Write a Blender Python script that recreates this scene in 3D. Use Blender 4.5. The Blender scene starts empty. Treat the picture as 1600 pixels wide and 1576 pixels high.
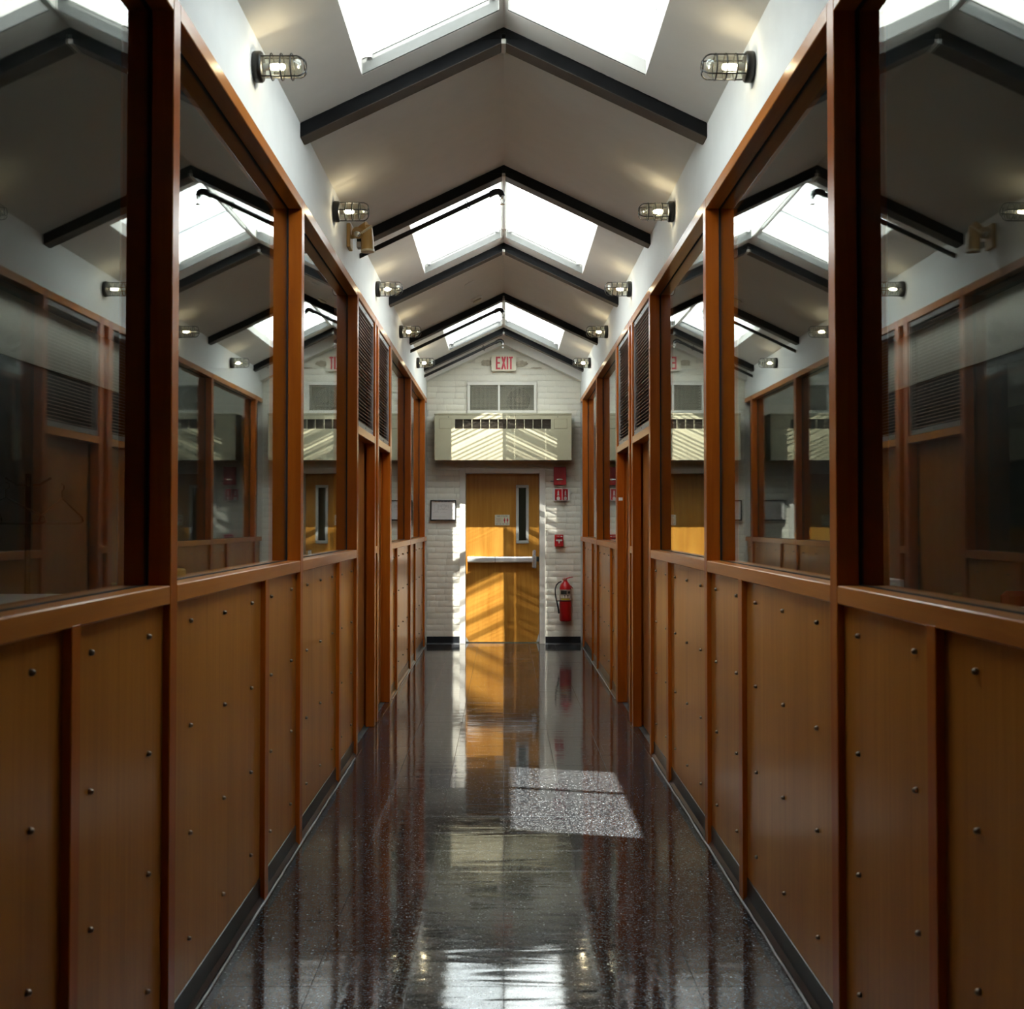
import bpy, bmesh, math, random
from mathutils import Vector, Matrix, Euler
random.seed(11)
C = bpy.context.scene.collection
R = math.radians
PI = math.pi
SC = bpy.context.scene

# ------------------------------------------------------------------ camera
CAM_H = 1.467
cam_d = bpy.data.cameras.new('camera')
cam = bpy.data.objects.new('camera', cam_d); C.objects.link(cam)
cam.location = (0.0, 0.0, CAM_H)
cam.rotation_euler = (R(90 + 1.3), 0, 0)
cam_d.sensor_width = 36.0
cam_d.lens = 1830 / 1600 * 36.0
cam_d.shift_x = 13 / 1600
cam_d.shift_y = -14.5 / 1600
cam_d.clip_start = 0.05
cam_d.dof.use_dof = True
cam_d.dof.focus_distance = 9.0
cam_d.dof.aperture_fstop = 6.5
SC.camera = cam

# ------------------------------------------------------------------ sky, sun, exposure
W = bpy.data.worlds.new('sky'); SC.world = W
W.use_nodes = True
wn = W.node_tree; wn.nodes.clear()
wo = wn.nodes.new('ShaderNodeOutputWorld'); wb = wn.nodes.new('ShaderNodeBackground')
wb.inputs['Color'].default_value = (0.88, 0.96, 1.0, 1)
wb.inputs['Strength'].default_value = 7.5
wn.links.new(wb.outputs[0], wo.inputs[0])
sun_d = bpy.data.lights.new('sun', 'SUN')
sun_d.energy = 20.0
sun_d.angle = R(0.53)
sun_d.color = (1.0, 0.95, 0.87)
sun = bpy.data.objects.new('sun', sun_d); C.objects.link(sun)
SUN_EL = 62.5
sun.rotation_euler = (R(90 - SUN_EL), 0, R(-0.6))      # shines down the corridor, towards +Y
sun.location = (0, -6, 12)
SC.view_settings.view_transform = 'Standard'
SC.view_settings.look = 'None'
SC.view_settings.gamma = 1.0
SC.view_settings.use_curve_mapping = False
SC.view_settings.exposure = 0.45
cy = SC.cycles
cy.use_denoising = True
cy.max_bounces = 10
cy.diffuse_bounces = 5
cy.glossy_bounces = 6
cy.transmission_bounces = 8
cy.transparent_max_bounces = 32
cy.sample_clamp_indirect = 8.0
cy.caustics_reflective = False
cy.caustics_refractive = False

# ------------------------------------------------------------------ materials
def new_mat(name):
    m = bpy.data.materials.new(name); m.use_nodes = True
    nt = m.node_tree
    b = nt.nodes.get('Principled BSDF')
    return m, nt, b

def N(nt, t, **kw):
    n = nt.nodes.new(t)
    for k, v in kw.items():
        setattr(n, k, v)
    return n

def ramp(nt, stops):
    r = N(nt, 'ShaderNodeValToRGB')
    e = r.color_ramp.elements
    while len(e) < len(stops): e.new(0.5)
    for i, (p, c) in enumerate(stops):
        e[i].position = p
        e[i].color = c if len(c) == 4 else (*c, 1)
    return r

def coords(nt, scale=(1, 1, 1), rand=False):
    tc = N(nt, 'ShaderNodeTexCoord')
    mp = N(nt, 'ShaderNodeMapping')
    mp.inputs['Scale'].default_value = scale
    nt.links.new(tc.outputs['Object'], mp.inputs['Vector'])
    if rand:
        oi = N(nt, 'ShaderNodeObjectInfo')
        mul = N(nt, 'ShaderNodeVectorMath', operation='SCALE')
        mul.inputs[0].default_value = (37.0, 53.0, 71.0)
        nt.links.new(oi.outputs['Random'], mul.inputs['Scale'])
        nt.links.new(mul.outputs[0], mp.inputs['Location'])
    return mp

def noise(nt, mp, scale, detail=3, rough=0.5, dist=0.0):
    n = N(nt, 'ShaderNodeTexNoise')
    n.inputs['Scale'].default_value = scale
    n.inputs['Detail'].default_value = detail
    n.inputs['Roughness'].default_value = rough
    n.inputs['Distortion'].default_value = dist
    nt.links.new(mp.outputs[0], n.inputs['Vector'])
    return n

def bump(nt, b, src, strength, distance=0.01):
    bp = N(nt, 'ShaderNodeBump')
    bp.inputs['Strength'].default_value = strength
    bp.inputs['Distance'].default_value = distance
    nt.links.new(src, bp.inputs['Height'])
    nt.links.new(bp.outputs[0], b.inputs['Normal'])
    return bp

def plain(name, col, rough=0.5, metal=0.0, spec=0.5, var=0.06, vscale=9.0, bmp=0.0, bscale=120.0):
    m, nt, b = new_mat(name)
    mp = coords(nt)
    n = noise(nt, mp, vscale, 4)
    lo = tuple(max(0, c * (1 - var)) for c in col); hi = tuple(min(1, c * (1 + var)) for c in col)
    r = ramp(nt, [(0.3, lo), (0.7, hi)])
    nt.links.new(n.outputs['Fac'], r.inputs[0]); nt.links.new(r.outputs[0], b.inputs['Base Color'])
    b.inputs['Roughness'].default_value = rough
    b.inputs['Metallic'].default_value = metal
    b.inputs['Specular IOR Level'].default_value = spec
    if bmp > 0:
        n2 = noise(nt, mp, bscale, 3)
        bump(nt, b, n2.outputs['Fac'], bmp, 0.004)
    return m

def wood(name, dark, mid, light, grain='z', rough=0.32, fine=26.0, spec=0.5):
    m, nt, b = new_mat(name)
    s = {'z': (fine, fine, 0.9), 'y': (fine, 0.9, fine), 'x': (0.9, fine, fine)}[grain]
    s2 = {'z': (3.2, 3.2, 0.5), 'y': (3.2, 0.5, 3.2), 'x': (0.5, 3.2, 3.2)}[grain]
    mp = coords(nt, s, True); mp2 = coords(nt, s2, True)
    n1 = noise(nt, mp, 1.6, 5, 0.62, 0.4)
    n2 = noise(nt, mp2, 1.3, 3, 0.5, 0.6)
    add = N(nt, 'ShaderNodeMath', operation='ADD')
    h1 = N(nt, 'ShaderNodeMath', operation='MULTIPLY'); h1.inputs[1].default_value = 0.45
    h2 = N(nt, 'ShaderNodeMath', operation='MULTIPLY'); h2.inputs[1].default_value = 0.55
    nt.links.new(n1.outputs['Fac'], h1.inputs[0]); nt.links.new(n2.outputs['Fac'], h2.inputs[0])
    nt.links.new(h1.outputs[0], add.inputs[0]); nt.links.new(h2.outputs[0], add.inputs[1])
    r = ramp(nt, [(0.32, dark), (0.5, mid), (0.68, light)])
    nt.links.new(add.outputs[0], r.inputs[0]); nt.links.new(r.outputs[0], b.inputs['Base Color'])
    b.inputs['Roughness'].default_value = rough
    b.inputs['Specular IOR Level'].default_value = spec
    b.inputs['Specular IOR Level'].default_value = 0.05
    b.inputs['Coat Weight'].default_value = 0.6
    b.inputs['Coat Roughness'].default_value = 0.22
    b.inputs['Coat IOR'].default_value = 1.5
    bump(nt, b, n1.outputs['Fac'], 0.05, 0.002)
    return m

M = {}
M['panel'] = wood('maple_plywood', (0.37, 0.128, 0.018), (0.47, 0.178, 0.026), (0.56, 0.228, 0.037), 'z', 0.34)
M['post'] = wood('stained_timber_upright', (0.30, 0.058, 0.005), (0.40, 0.092, 0.0075), (0.50, 0.142, 0.012), 'z', 0.36, 20)
M['rail'] = wood('stained_timber_rail', (0.38, 0.112, 0.018), (0.49, 0.165, 0.028), (0.60, 0.225, 0.044), 'y', 0.36, 20)
M['leaf'] = wood('flush_door_veneer', (0.30, 0.100, 0.022), (0.37, 0.135, 0.030), (0.43, 0.170, 0.042), 'z', 0.38, 18)
M['exit_leaf'] = wood('oak_door_veneer', (0.35, 0.135, 0.018), (0.46, 0.210, 0.034), (0.55, 0.275, 0.052), 'z', 0.34, 16)
M['plaster'] = plain('white_plaster_paint', (0.80, 0.81, 0.79), 0.72, var=0.02, bmp=0.05, bscale=60)
M['ceiling'] = plain('ceiling_paint', (0.75, 0.725, 0.675), 0.8, var=0.02, bmp=0.04, bscale=80)
M['brick'] = plain('painted_brick', (0.80, 0.765, 0.655), 0.6, var=0.04, vscale=14, bmp=0.35, bscale=32)
M['mortar'] = plain('painted_mortar', (0.66, 0.625, 0.54), 0.75, var=0.06, vscale=20, bmp=0.4, bscale=60)
M['rafter'] = plain('black_beam_paint', (0.009, 0.0095, 0.011), 0.6, spec=0.15, var=0.25, vscale=7, bmp=0.15, bscale=40)
M['black'] = plain('black_enamel', (0.012, 0.012, 0.012), 0.42, var=0.2)
M['pipe'] = plain('black_iron_pipe', (0.016, 0.015, 0.015), 0.34, var=0.2)
M['base'] = plain('black_vinyl_base', (0.013, 0.015, 0.018), 0.30, var=0.3, vscale=6)
M['caulk'] = plain('grey_wax_edge', (0.34, 0.34, 0.33), 0.5, var=0.35, vscale=5)
M['gasket'] = plain('dark_gasket', (0.012, 0.010, 0.009), 0.8)
M['screw'] = plain('dark_bronze_screw', (0.26, 0.20, 0.15), 0.35, 0.9)
M['brass'] = plain('brass', (0.62, 0.42, 0.12), 0.28, 1.0)
M['chrome'] = plain('bright_metal', (0.74, 0.74, 0.74), 0.24, 0.8)
M['brushed'] = plain('brushed_aluminium', (0.74, 0.74, 0.73), 0.34, 0.45)
M['louver'] = plain('dark_bronze_slat', (0.25, 0.135, 0.080), 0.36)
M['louver_frame'] = plain('grey_louver_frame', (0.34, 0.34, 0.34), 0.42, 0.6)
M['ac'] = plain('beige_enamel', (0.40, 0.365, 0.245), 0.42, var=0.03)
M['ac_line'] = plain('beige_shadow_gap', (0.16, 0.14, 0.09), 0.7)
M['ac_dark'] = plain('dark_grille_back', (0.075, 0.058, 0.040), 0.7)
M['steel_paint'] = plain('white_steel_frame', (0.72, 0.69, 0.62), 0.45, var=0.03)
M['vision'] = plain('grey_white_frame', (0.52, 0.53, 0.50), 0.4, var=0.03)
M['red'] = plain('red_enamel', (0.50, 0.008, 0.012), 0.32, var=0.08)
M['red_dark'] = plain('red_plastic', (0.42, 0.008, 0.014), 0.45, var=0.08)
M['sign_white'] = plain('white_sign', (0.74, 0.72, 0.68), 0.5, var=0.03)
M['cream'] = plain('cream_plastic', (0.74, 0.68, 0.52), 0.45, var=0.03)
M['exit_red'] = plain('exit_red', (0.62, 0.035, 0.06), 0.5, var=0.03)
M['ink'] = plain('dark_ink', (0.03, 0.028, 0.022), 0.6)
M['pale_ink'] = plain('pale_ink', (0.34, 0.31, 0.28), 0.7)
M['pale_red'] = plain('pale_red_ink', (0.42, 0.17, 0.11), 0.7)
M['paper'] = plain('plan_paper', (0.66, 0.62, 0.59), 0.55, var=0.03)
M['tan'] = plain('tan_plastic', (0.46, 0.27, 0.075), 0.45, var=0.05)
M['tan_pale'] = plain('cream_rim', (0.68, 0.60, 0.42), 0.45)
M['rubber'] = plain('black_rubber', (0.014, 0.014, 0.016), 0.5)
M['label_print'] = plain('grey_label', (0.42, 0.36, 0.30), 0.4, var=0.1, vscale=60)
M['white_plastic'] = plain('white_plastic', (0.70, 0.69, 0.65), 0.45, var=0.03)
M['stain'] = plain('bare_patch', (0.44, 0.38, 0.29), 0.8, var=0.25, vscale=25, bmp=0.4, bscale=70)
M['mesh_wire'] = plain('beige_wire', (0.48, 0.45, 0.35), 0.5)
M['duct'] = plain('dusty_duct', (0.15, 0.135, 0.095), 0.7, var=0.2)
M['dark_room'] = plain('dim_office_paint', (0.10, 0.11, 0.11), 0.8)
M['lobby'] = plain('olive_lobby_paint', (0.16, 0.15, 0.085), 0.8)
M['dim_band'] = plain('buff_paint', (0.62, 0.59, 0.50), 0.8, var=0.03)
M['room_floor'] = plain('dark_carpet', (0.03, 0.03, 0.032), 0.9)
M['counter'] = plain('white_laminate', (0.62, 0.66, 0.68), 0.35, var=0.03)
M['counter_body'] = plain('dark_cabinet', (0.05, 0.04, 0.035), 0.6)
M['chair_red'] = plain('maroon_fabric', (0.22, 0.012, 0.014), 0.8)
M['carton'] = plain('pale_card', (0.55, 0.57, 0.58), 0.6)
M['dark_wire'] = plain('dark_wire', (0.010, 0.012, 0.014), 0.4)
M['yellow'] = plain('ochre_sponge', (0.60, 0.42, 0.10), 0.8, bmp=0.3)
M['pipe_tag'] = plain('yellow_label', (0.55, 0.45, 0.03), 0.5)

# floor tile: black vinyl, pale chips, waxed
def tile_mat():
    m, nt, b = new_mat('speckled_black_tile')
    tc = N(nt, 'ShaderNodeNewGeometry')
    def chips(scale, lo, hi, keep):
        v = N(nt, 'ShaderNodeTexVoronoi'); v.inputs['Scale'].default_value = scale
        nt.links.new(tc.outputs['Position'], v.inputs['Vector'])
        sep = N(nt, 'ShaderNodeSeparateColor'); nt.links.new(v.outputs['Color'], sep.inputs[0])
        # radius differs from chip to chip; most cells carry no chip
        rr = N(nt, 'ShaderNodeMapRange'); rr.inputs['From Min'].default_value = 1 - keep
        rr.inputs['From Max'].default_value = 1.0; rr.inputs['To Min'].default_value = lo; rr.inputs['To Max'].default_value = hi
        nt.links.new(sep.outputs[0], rr.inputs['Value'])
        lt = N(nt, 'ShaderNodeMath', operation='LESS_THAN'); nt.links.new(v.outputs['Distance'], lt.inputs[0]); nt.links.new(rr.outputs[0], lt.inputs[1])
        br = N(nt, 'ShaderNodeMapRange'); br.inputs['To Min'].default_value = 0.25; br.inputs['To Max'].default_value = 0.9
        nt.links.new(sep.outputs[1], br.inputs['Value'])
        mu = N(nt, 'ShaderNodeMath', operation='MULTIPLY'); nt.links.new(lt.outputs[0], mu.inputs[0]); nt.links.new(br.outputs[0], mu.inputs[1])
        return mu
    a = chips(75, 0.06, 0.30, 0.22); c = chips(135, 0.24, 0.58, 0.88)
    c2 = N(nt, 'ShaderNodeMath', operation='MULTIPLY'); nt.links.new(c.outputs[0], c2.inputs[0]); c2.inputs[1].default_value = 0.27
    mx = N(nt, 'ShaderNodeMath', operation='MAXIMUM'); nt.links.new(a.outputs[0], mx.inputs[0]); nt.links.new(c2.outputs[0], mx.inputs[1])
    oi = N(nt, 'ShaderNodeObjectInfo')
    tone = ramp(nt, [(0.0, (0.010, 0.0105, 0.0125)), (1.0, (0.016, 0.016, 0.018))])
    nt.links.new(oi.outputs['Random'], tone.inputs[0])
    mix = N(nt, 'ShaderNodeMix', data_type='RGBA')
    nt.links.new(mx.outputs[0], mix.inputs['Factor']); nt.links.new(tone.outputs[0], mix.inputs['A'])
    mix.inputs['B'].default_value = (0.62, 0.65, 0.66, 1)
    nt.links.new(mix.outputs['Result'], b.inputs['Base Color'])
    mp = N(nt, 'ShaderNodeMapping'); mp.inputs['Scale'].default_value = (1.0, 4.5, 1.0)
    nt.links.new(tc.outputs['Position'], mp.inputs['Vector'])
    n1 = noise(nt, mp, 2.4, 1.5, 0.45, 0.6)
    n2 = noise(nt, mp, 9.0, 3, 0.6)
    rr = N(nt, 'ShaderNodeMapRange'); rr.inputs['To Min'].default_value = 0.03; rr.inputs['To Max'].default_value = 0.12
    rr.inputs['From Min'].default_value = 0.3; rr.inputs['From Max'].default_value = 0.75
    nt.links.new(n2.outputs['Fac'], rr.inputs['Value']); nt.links.new(rr.outputs[0], b.inputs['Roughness'])
    b.inputs['Specular IOR Level'].default_value = 0.62
    bp = bump(nt, b, n1.outputs['Fac'], 0.16, 0.0055)
    return m
M['tile'] = tile_mat()
M['joint'] = plain('tile_joint', (0.06, 0.06, 0.056), 0.6, var=0.5, vscale=8)

def thin_glass(name, tint, waves=0.0, extra=0.0, rough=0.0):
    m, nt, b = new_mat(name)
    out = nt.nodes['Material Output']; nt.nodes.remove(b)
    tr = N(nt, 'ShaderNodeBsdfTransparent'); tr.inputs[0].default_value = (*tint, 1)
    gl = N(nt, 'ShaderNodeBsdfGlossy'); gl.inputs['Roughness'].default_value = rough
    gl.inputs['Color'].default_value = (0.96, 0.98, 0.97, 1)
    lw = N(nt, 'ShaderNodeLayerWeight'); lw.inputs['Blend'].default_value = 0.5
    pw = N(nt, 'ShaderNodeMath', operation='POWER'); pw.inputs[1].default_value = 5.0
    nt.links.new(lw.outputs['Facing'], pw.inputs[0])
    mr = N(nt, 'ShaderNodeMapRange'); mr.inputs['To Min'].default_value = 0.04 + extra; mr.inputs['To Max'].default_value = 1.0
    nt.links.new(pw.outputs[0], mr.inputs['Value'])
    mx = N(nt, 'ShaderNodeMixShader')
    nt.links.new(mr.outputs[0], mx.inputs[0]); nt.links.new(tr.outputs[0], mx.inputs[1]); nt.links.new(gl.outputs[0], mx.inputs[2])
    nt.links.new(mx.outputs[0], out.inputs['Surface'])
    if waves > 0:
        mp = coords(nt, (1, 1, 0.7), True)
        n = noise(nt, mp, 1.1, 1, 0.4)
        bp = N(nt, 'ShaderNodeBump'); bp.inputs['Strength'].default_value = 1.0; bp.inputs['Distance'].default_value = waves
        nt.links.new(n.outputs['Fac'], bp.inputs['Height']); nt.links.new(bp.outputs[0], gl.inputs['Normal'])
    return m
M['glass'] = thin_glass('window_glass', (0.90, 0.93, 0.91), 0.0003)
M['sky_glass'] = thin_glass('skylight_glass', (0.95, 0.97, 0.97))
M['jar'] = thin_glass('lamp_jar_glass', (0.93, 0.93, 0.86), 0.0, 0.06, 0.08)
M['clear'] = thin_glass('clear_lens', (0.9, 0.9, 0.86), 0.0, 0.10, 0.05)

def shade_mat(name, col, t):
    m, nt, b = new_mat(name)
    out = nt.nodes['Material Output']; nt.nodes.remove(b)
    mp = coords(nt); n = noise(nt, mp, 5, 2)
    r = ramp(nt, [(0.3, tuple(c * 0.96 for c in col)), (0.7, col)])
    nt.links.new(n.outputs['Fac'], r.inputs[0])
    d = N(nt, 'ShaderNodeBsdfDiffuse'); tl = N(nt, 'ShaderNodeBsdfTranslucent')
    nt.links.new(r.outputs[0], d.inputs[0]); nt.links.new(r.outputs[0], tl.inputs[0])
    mx = N(nt, 'ShaderNodeMixShader'); mx.inputs[0].default_value = t
    nt.links.new(d.outputs[0], mx.inputs[1]); nt.links.new(tl.outputs[0], mx.inputs[2])
    nt.links.new(mx.outputs[0], out.inputs['Surface'])
    return m
M['curb'] = plain('grey_white_curb', (0.115, 0.118, 0.113), 0.6, var=0.04)
M['bounce_tint'] = plain('bounce_tinted_underside', (0.075, 0.058, 0.046), 0.6, var=0.25, vscale=5)  # warm bounce light under the black beams, put into the colour
M['shade'] = shade_mat('translucent_white_shade', (0.93, 0.95, 0.95), 0.62)

def lamp_mat():
    m, nt, b = new_mat('glowing_bulb')
    b.inputs['Base Color'].default_value = (1, 0.9, 0.7, 1)
    b.inputs['Emission Color'].default_value = (1.0, 0.85, 0.58, 1)
    b.inputs['Emission Strength'].default_value = 75.0
    return m
M['bulb'] = lamp_mat()

# ------------------------------------------------------------------ mesh helpers
def bm_new(): return bmesh.new()

def box(bm, x0, x1, y0, y1, z0, z1, bev=0.0, rot=None):
    """axis-aligned box; optional chamfer and rotation (Matrix about its centre)"""
    x0, x1 = min(x0, x1), max(x0, x1); y0, y1 = min(y0, y1), max(y0, y1); z0, z1 = min(z0, z1), max(z0, z1)
    t = bmesh.new()
    bmesh.ops.create_cube(t, size=1.0)
    for v in t.verts:
        v.co = Vector((v.co.x * (x1 - x0), v.co.y * (y1 - y0), v.co.z * (z1 - z0)))
    if bev > 0:
        bmesh.ops.bevel(t, geom=list(t.edges), offset=min(bev, 0.45 * min(x1 - x0, y1 - y0, z1 - z0)), segments=1, affect='EDGES', profile=0.5)
    if rot is not None:
        bmesh.ops.transform(t, matrix=rot.to_4x4(), verts=t.verts)
    bmesh.ops.translate(t, vec=((x0 + x1) / 2, (y0 + y1) / 2, (z0 + z1) / 2), verts=t.verts)
    merge(bm, t)

def merge(bm, t):
    me = bpy.data.meshes.new('tmp'); t.to_mesh(me); t.free()
    bm.from_mesh(me); bpy.data.meshes.remove(me)

def prism(bm, pts, y0, y1, axis='y'):
    """polygon in XZ (axis y), YZ (axis x) or XY (axis z) pushed along the axis"""
    def P(p, d):
        return {'y': (p[0], d, p[1]), 'x': (d, p[0], p[1]), 'z': (p[0], p[1], d)}[axis]
    a = [bm.verts.new(P(p, y0)) for p in pts]; b = [bm.verts.new(P(p, y1)) for p in pts]
    n = len(pts); fs = []
    fs.append(bm.faces.new(a)); fs.append(bm.faces.new(list(reversed(b))))
    for i in range(n):
        j = (i + 1) % n
        fs.append(bm.faces.new((a[j], a[i], b[i], b[j])))
    bmesh.ops.recalc_face_normals(bm, faces=fs)

def lathe(bm, prof, axis='z', c=(0, 0, 0), seg=20, caps=True):
    """prof: list of (r, t) along the axis"""
    rings = []
    for r, t in prof:
        ring = []
        for i in range(seg):
            a = 2 * PI * i / seg
            u, v = r * math.cos(a), r * math.sin(a)
            p = {'z': (u, v, t), 'x': (t, u, v), 'y': (u, t, v)}[axis]
            ring.append(bm.verts.new((p[0] + c[0], p[1] + c[1], p[2] + c[2])))
        rings.append(ring)
    fs = []
    for k in range(len(rings) - 1):
        for i in range(seg):
            j = (i + 1) % seg
            fs.append(bm.faces.new((rings[k][i], rings[k][j], rings[k + 1][j], rings[k + 1][i])))
    if caps:
        fs.append(bm.faces.new(list(reversed(rings[0])))); fs.append(bm.faces.new(rings[-1]))
    bmesh.ops.recalc_face_normals(bm, faces=fs)

def tube(bm, pts, r, seg=8, closed=False):
    pts = [Vector(p) for p in pts]; n = len(pts)
    rings = []; up = Vector((0, 0, 1))
    for i, p in enumerate(pts):
        if closed: d = (pts[(i + 1) % n] - pts[i - 1]).normalized()
        elif i == 0: d = (pts[1] - pts[0]).normalized()
        elif i == n - 1: d = (pts[-1] - pts[-2]).normalized()
        else: d = ((pts[i + 1] - p).normalized() + (p - pts[i - 1]).normalized()).normalized()
        ref = up if abs(d.z) < 0.9 else Vector((0, 1, 0))
        if i > 0 and rings:
            ref = prev_u - d * prev_u.dot(d)
            if ref.length < 1e-4: ref = up
        u = (ref - d * ref.dot(d)).normalized(); prev_u = u
        v = d.cross(u)
        rr = r[i] if isinstance(r, (list, tuple)) else r
        rings.append([bm.verts.new(p + (u * math.cos(2 * PI * k / seg) + v * math.sin(2 * PI * k / seg)) * rr) for k in range(seg)])
    fs = []
    m = n if closed else n - 1
    for i in range(m):
        a, b = rings[i], rings[(i + 1) % n]
        for k in range(seg):
            l = (k + 1) % seg
            fs.append(bm.faces.new((a[k], a[l], b[l], b[k])))
    if not closed:
        fs.append(bm.faces.new(list(reversed(rings[0])))); fs.append(bm.faces.new(rings[-1]))
    bmesh.ops.recalc_face_normals(bm, faces=fs)

def ball(bm, c, r, sx=1, sy=1, sz=1, u=16, v=10):
    t = bmesh.new(); bmesh.ops.create_uvsphere(t, u_segments=u, v_segments=v, radius=r)
    bmesh.ops.scale(t, vec=(sx, sy, sz), verts=t.verts); bmesh.ops.translate(t, vec=c, verts=t.verts)
    merge(bm, t)

WLOC = {}
def obj(name, bm, mat, parent=None, smooth=False, local=False):
    me = bpy.data.meshes.new(name)
    if parent is not None and not local:
        l = WLOC.get(parent.name, Vector((0, 0, 0)))
        bmesh.ops.translate(bm, vec=-l, verts=bm.verts)
    if smooth:
        for f in bm.faces: f.smooth = True
    bm.to_mesh(me); bm.free()
    if smooth:
        try: me.set_sharp_from_angle(angle=R(40))
        except Exception: pass
    me.materials.append(M[mat] if isinstance(mat, str) else mat)
    o = bpy.data.objects.new(name, me); C.objects.link(o)
    if parent is not None:
        o.parent = parent
        WLOC[o.name] = WLOC.get(parent.name, Vector((0, 0, 0)))
    else:
        WLOC[o.name] = Vector((0, 0, 0))
    return o

def inst(name, me, parent, loc, rot=(0, 0, 0), scale=(1, 1, 1)):
    o = bpy.data.objects.new(name, me); C.objects.link(o)
    o.parent = parent; o.location = Vector(loc) - WLOC.get(parent.name, Vector((0, 0, 0)))
    o.rotation_euler = rot; o.scale = scale
    return o

def empty(name, loc=(0, 0, 0), rotz=0.0):
    o = bpy.data.objects.new(name, None); C.objects.link(o)
    o.empty_display_size = 0.05
    o.location = loc; o.rotation_euler = (0, 0, rotz)
    WLOC[o.name] = Vector(loc)
    return o

def thing(name, label, cat, loc=(0, 0, 0), rotz=0.0, group=None):
    o = empty(name, loc, rotz); tag(o, label, cat, group); return o

def tag(o, label, cat, group=None):
    o['label'] = label; o['category'] = cat
    if group: o['group'] = group
    return o

def structure(o): o['kind'] = 'structure'; return o
def stuff(o): o['kind'] = 'stuff'; return o

def copy_tree(o, parent=None):
    c = o.copy(); C.objects.link(c)
    if parent is not None: c.parent = parent
    for ch in list(o.children): copy_tree(ch, c)
    return c

def rect_frame(bm, axis, d0, d1, a0, a1, b0, b1, w, bev=0.0):
    """four bars round an opening; axis y: a is x, b is z; axis x: a is y, b is z"""
    def bx(p0, p1, q0, q1):
        if axis == 'y': box(bm, p0, p1, d0, d1, q0, q1, bev)
        else: box(bm, d0, d1, p0, p1, q0, q1, bev)
    bx(a0, a1, b0, b0 + w); bx(a0, a1, b1 - w, b1)
    bx(a0, a0 + w, b0 + w, b1 - w); bx(a1 - w, a1, b0 + w, b1 - w)

def letters(s, size, depth, extrude_y=True):
    """flat lettering as a bmesh standing in XZ facing -Y, centred"""
    cu = bpy.data.curves.new('lettering', 'FONT'); cu.body = s; cu.size = size
    cu.align_x = 'CENTER'; cu.align_y = 'CENTER'; cu.extrude = depth / 2; cu.resolution_u = 2
    to = bpy.data.objects.new('lettering', cu); C.objects.link(to)
    dg = bpy.context.evaluated_depsgraph_get()
    me = bpy.data.meshes.new_from_object(to.evaluated_get(dg))
    t = bmesh.new(); t.from_mesh(me)
    bpy.data.meshes.remove(me); bpy.data.objects.remove(to); bpy.data.curves.remove(cu)
    bmesh.ops.rotate(t, matrix=Matrix.Rotation(R(90), 3, 'X'), verts=t.verts)
    return t

# ------------------------------------------------------------------ dimensions
A = 0.9265           # half width between the faces of the uprights
PAN = 0.9465         # face of the panels, set back behind the uprights
Y0, Y1 = -1.6, 14.13
SILL0, SILL1 = 1.238, 1.290
HEAD0, HEAD1 = 2.903, 2.955
EAVE, APEX = 3.29, 3.73
SL = (APEX - EAVE) / A
GL = 0.992           # glass plane
def ceil_z(x): return APEX - SL * abs(x)

# ------------------------------------------------------------------ floor
bm = bm_new(); box(bm, -1.1, 1.1, Y0, Y1 + 0.6, -0.20, -0.0035)
floor = structure(obj('floor', bm, 'joint'))
T = 0.305
t = bm_new(); g = 0.0006
box(t, -T / 2 + g, T / 2 - g, -T / 2 + g, T / 2 - g, -0.006, 0.0, 0.0007)
for f in [f for f in t.faces if f.normal.z < -0.9]: t.faces.remove(f)
tile_me = bpy.data.meshes.new('tile'); t.to_mesh(tile_me); t.free(); tile_me.materials.append(M['tile'])
ph = 0.074
k0 = 10
rows = []
k = k0
while ph + k * T < Y1 - 0.02:
    rows.append(k); k += 1
for k in rows:
    yc = ph + (k + 0.5) * T
    for c in range(-3, 3):
        xc = (c + 0.5) * T
        inst('tile', tile_me, floor, (xc, yc, random.uniform(-0.0003, 0.0002)),
             (random.uniform(-0.0012, 0.0012), random.uniform(-0.0012, 0.0012), random.choice((0, PI / 2, PI, -PI / 2))))
bm = bm_new()
for k in range(-6, k0):
    for c in range(-3, 3):
        box(bm, c * T + g, (c + 1) * T - g, ph + k * T + g, ph + (k + 1) * T - g, -0.006, 0.0, 0.001)
for s in (-1, 1):                                   # narrow cut tiles along both walls
    for k in range(-6, len(rows) + k0):
        box(bm, s * (3 * T + g), s * (3 * T + 0.05), ph + k * T + g, ph + (k + 1) * T - g, -0.006, 0.0, 0.001)
stuff(obj('tile_field', bm, 'tile', floor))

# ------------------------------------------------------------------ ceiling with skylight openings
SKY = [(3.60, 5.12), (7.73, 9.25), (11.86, 13.40), (-0.52, -0.36)]  # last pair is an invented slot behind the camera, brightening the near posts
SX0, SX1 = 0.020, 0.625
TH = 0.17
bm = bm_new()
def slab(x0, x1, y0, y1, th=TH):
    prism(bm, [(x0, ceil_z(x0)), (x1, ceil_z(x1)), (x1, ceil_z(x1) + th), (x0, ceil_z(x0) + th)], y0, y1)
for s in (-1, 1):
    slab(s * SX1, s * 1.06, Y0, Y1 + 0.3)
    slab(0, s * SX0, Y0, Y1 + 0.3)
    ys = [Y0] + [v for a in sorted(SKY) for v in a] + [Y1 + 0.3]
    for i in range(0, len(ys), 2):
        slab(s * SX0, s * SX1, ys[i], ys[i + 1])
bmesh.ops.remove_doubles(bm, verts=bm.verts, dist=1e-5)
ceiling = structure(obj('ceiling', bm, 'ceiling'))

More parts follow.
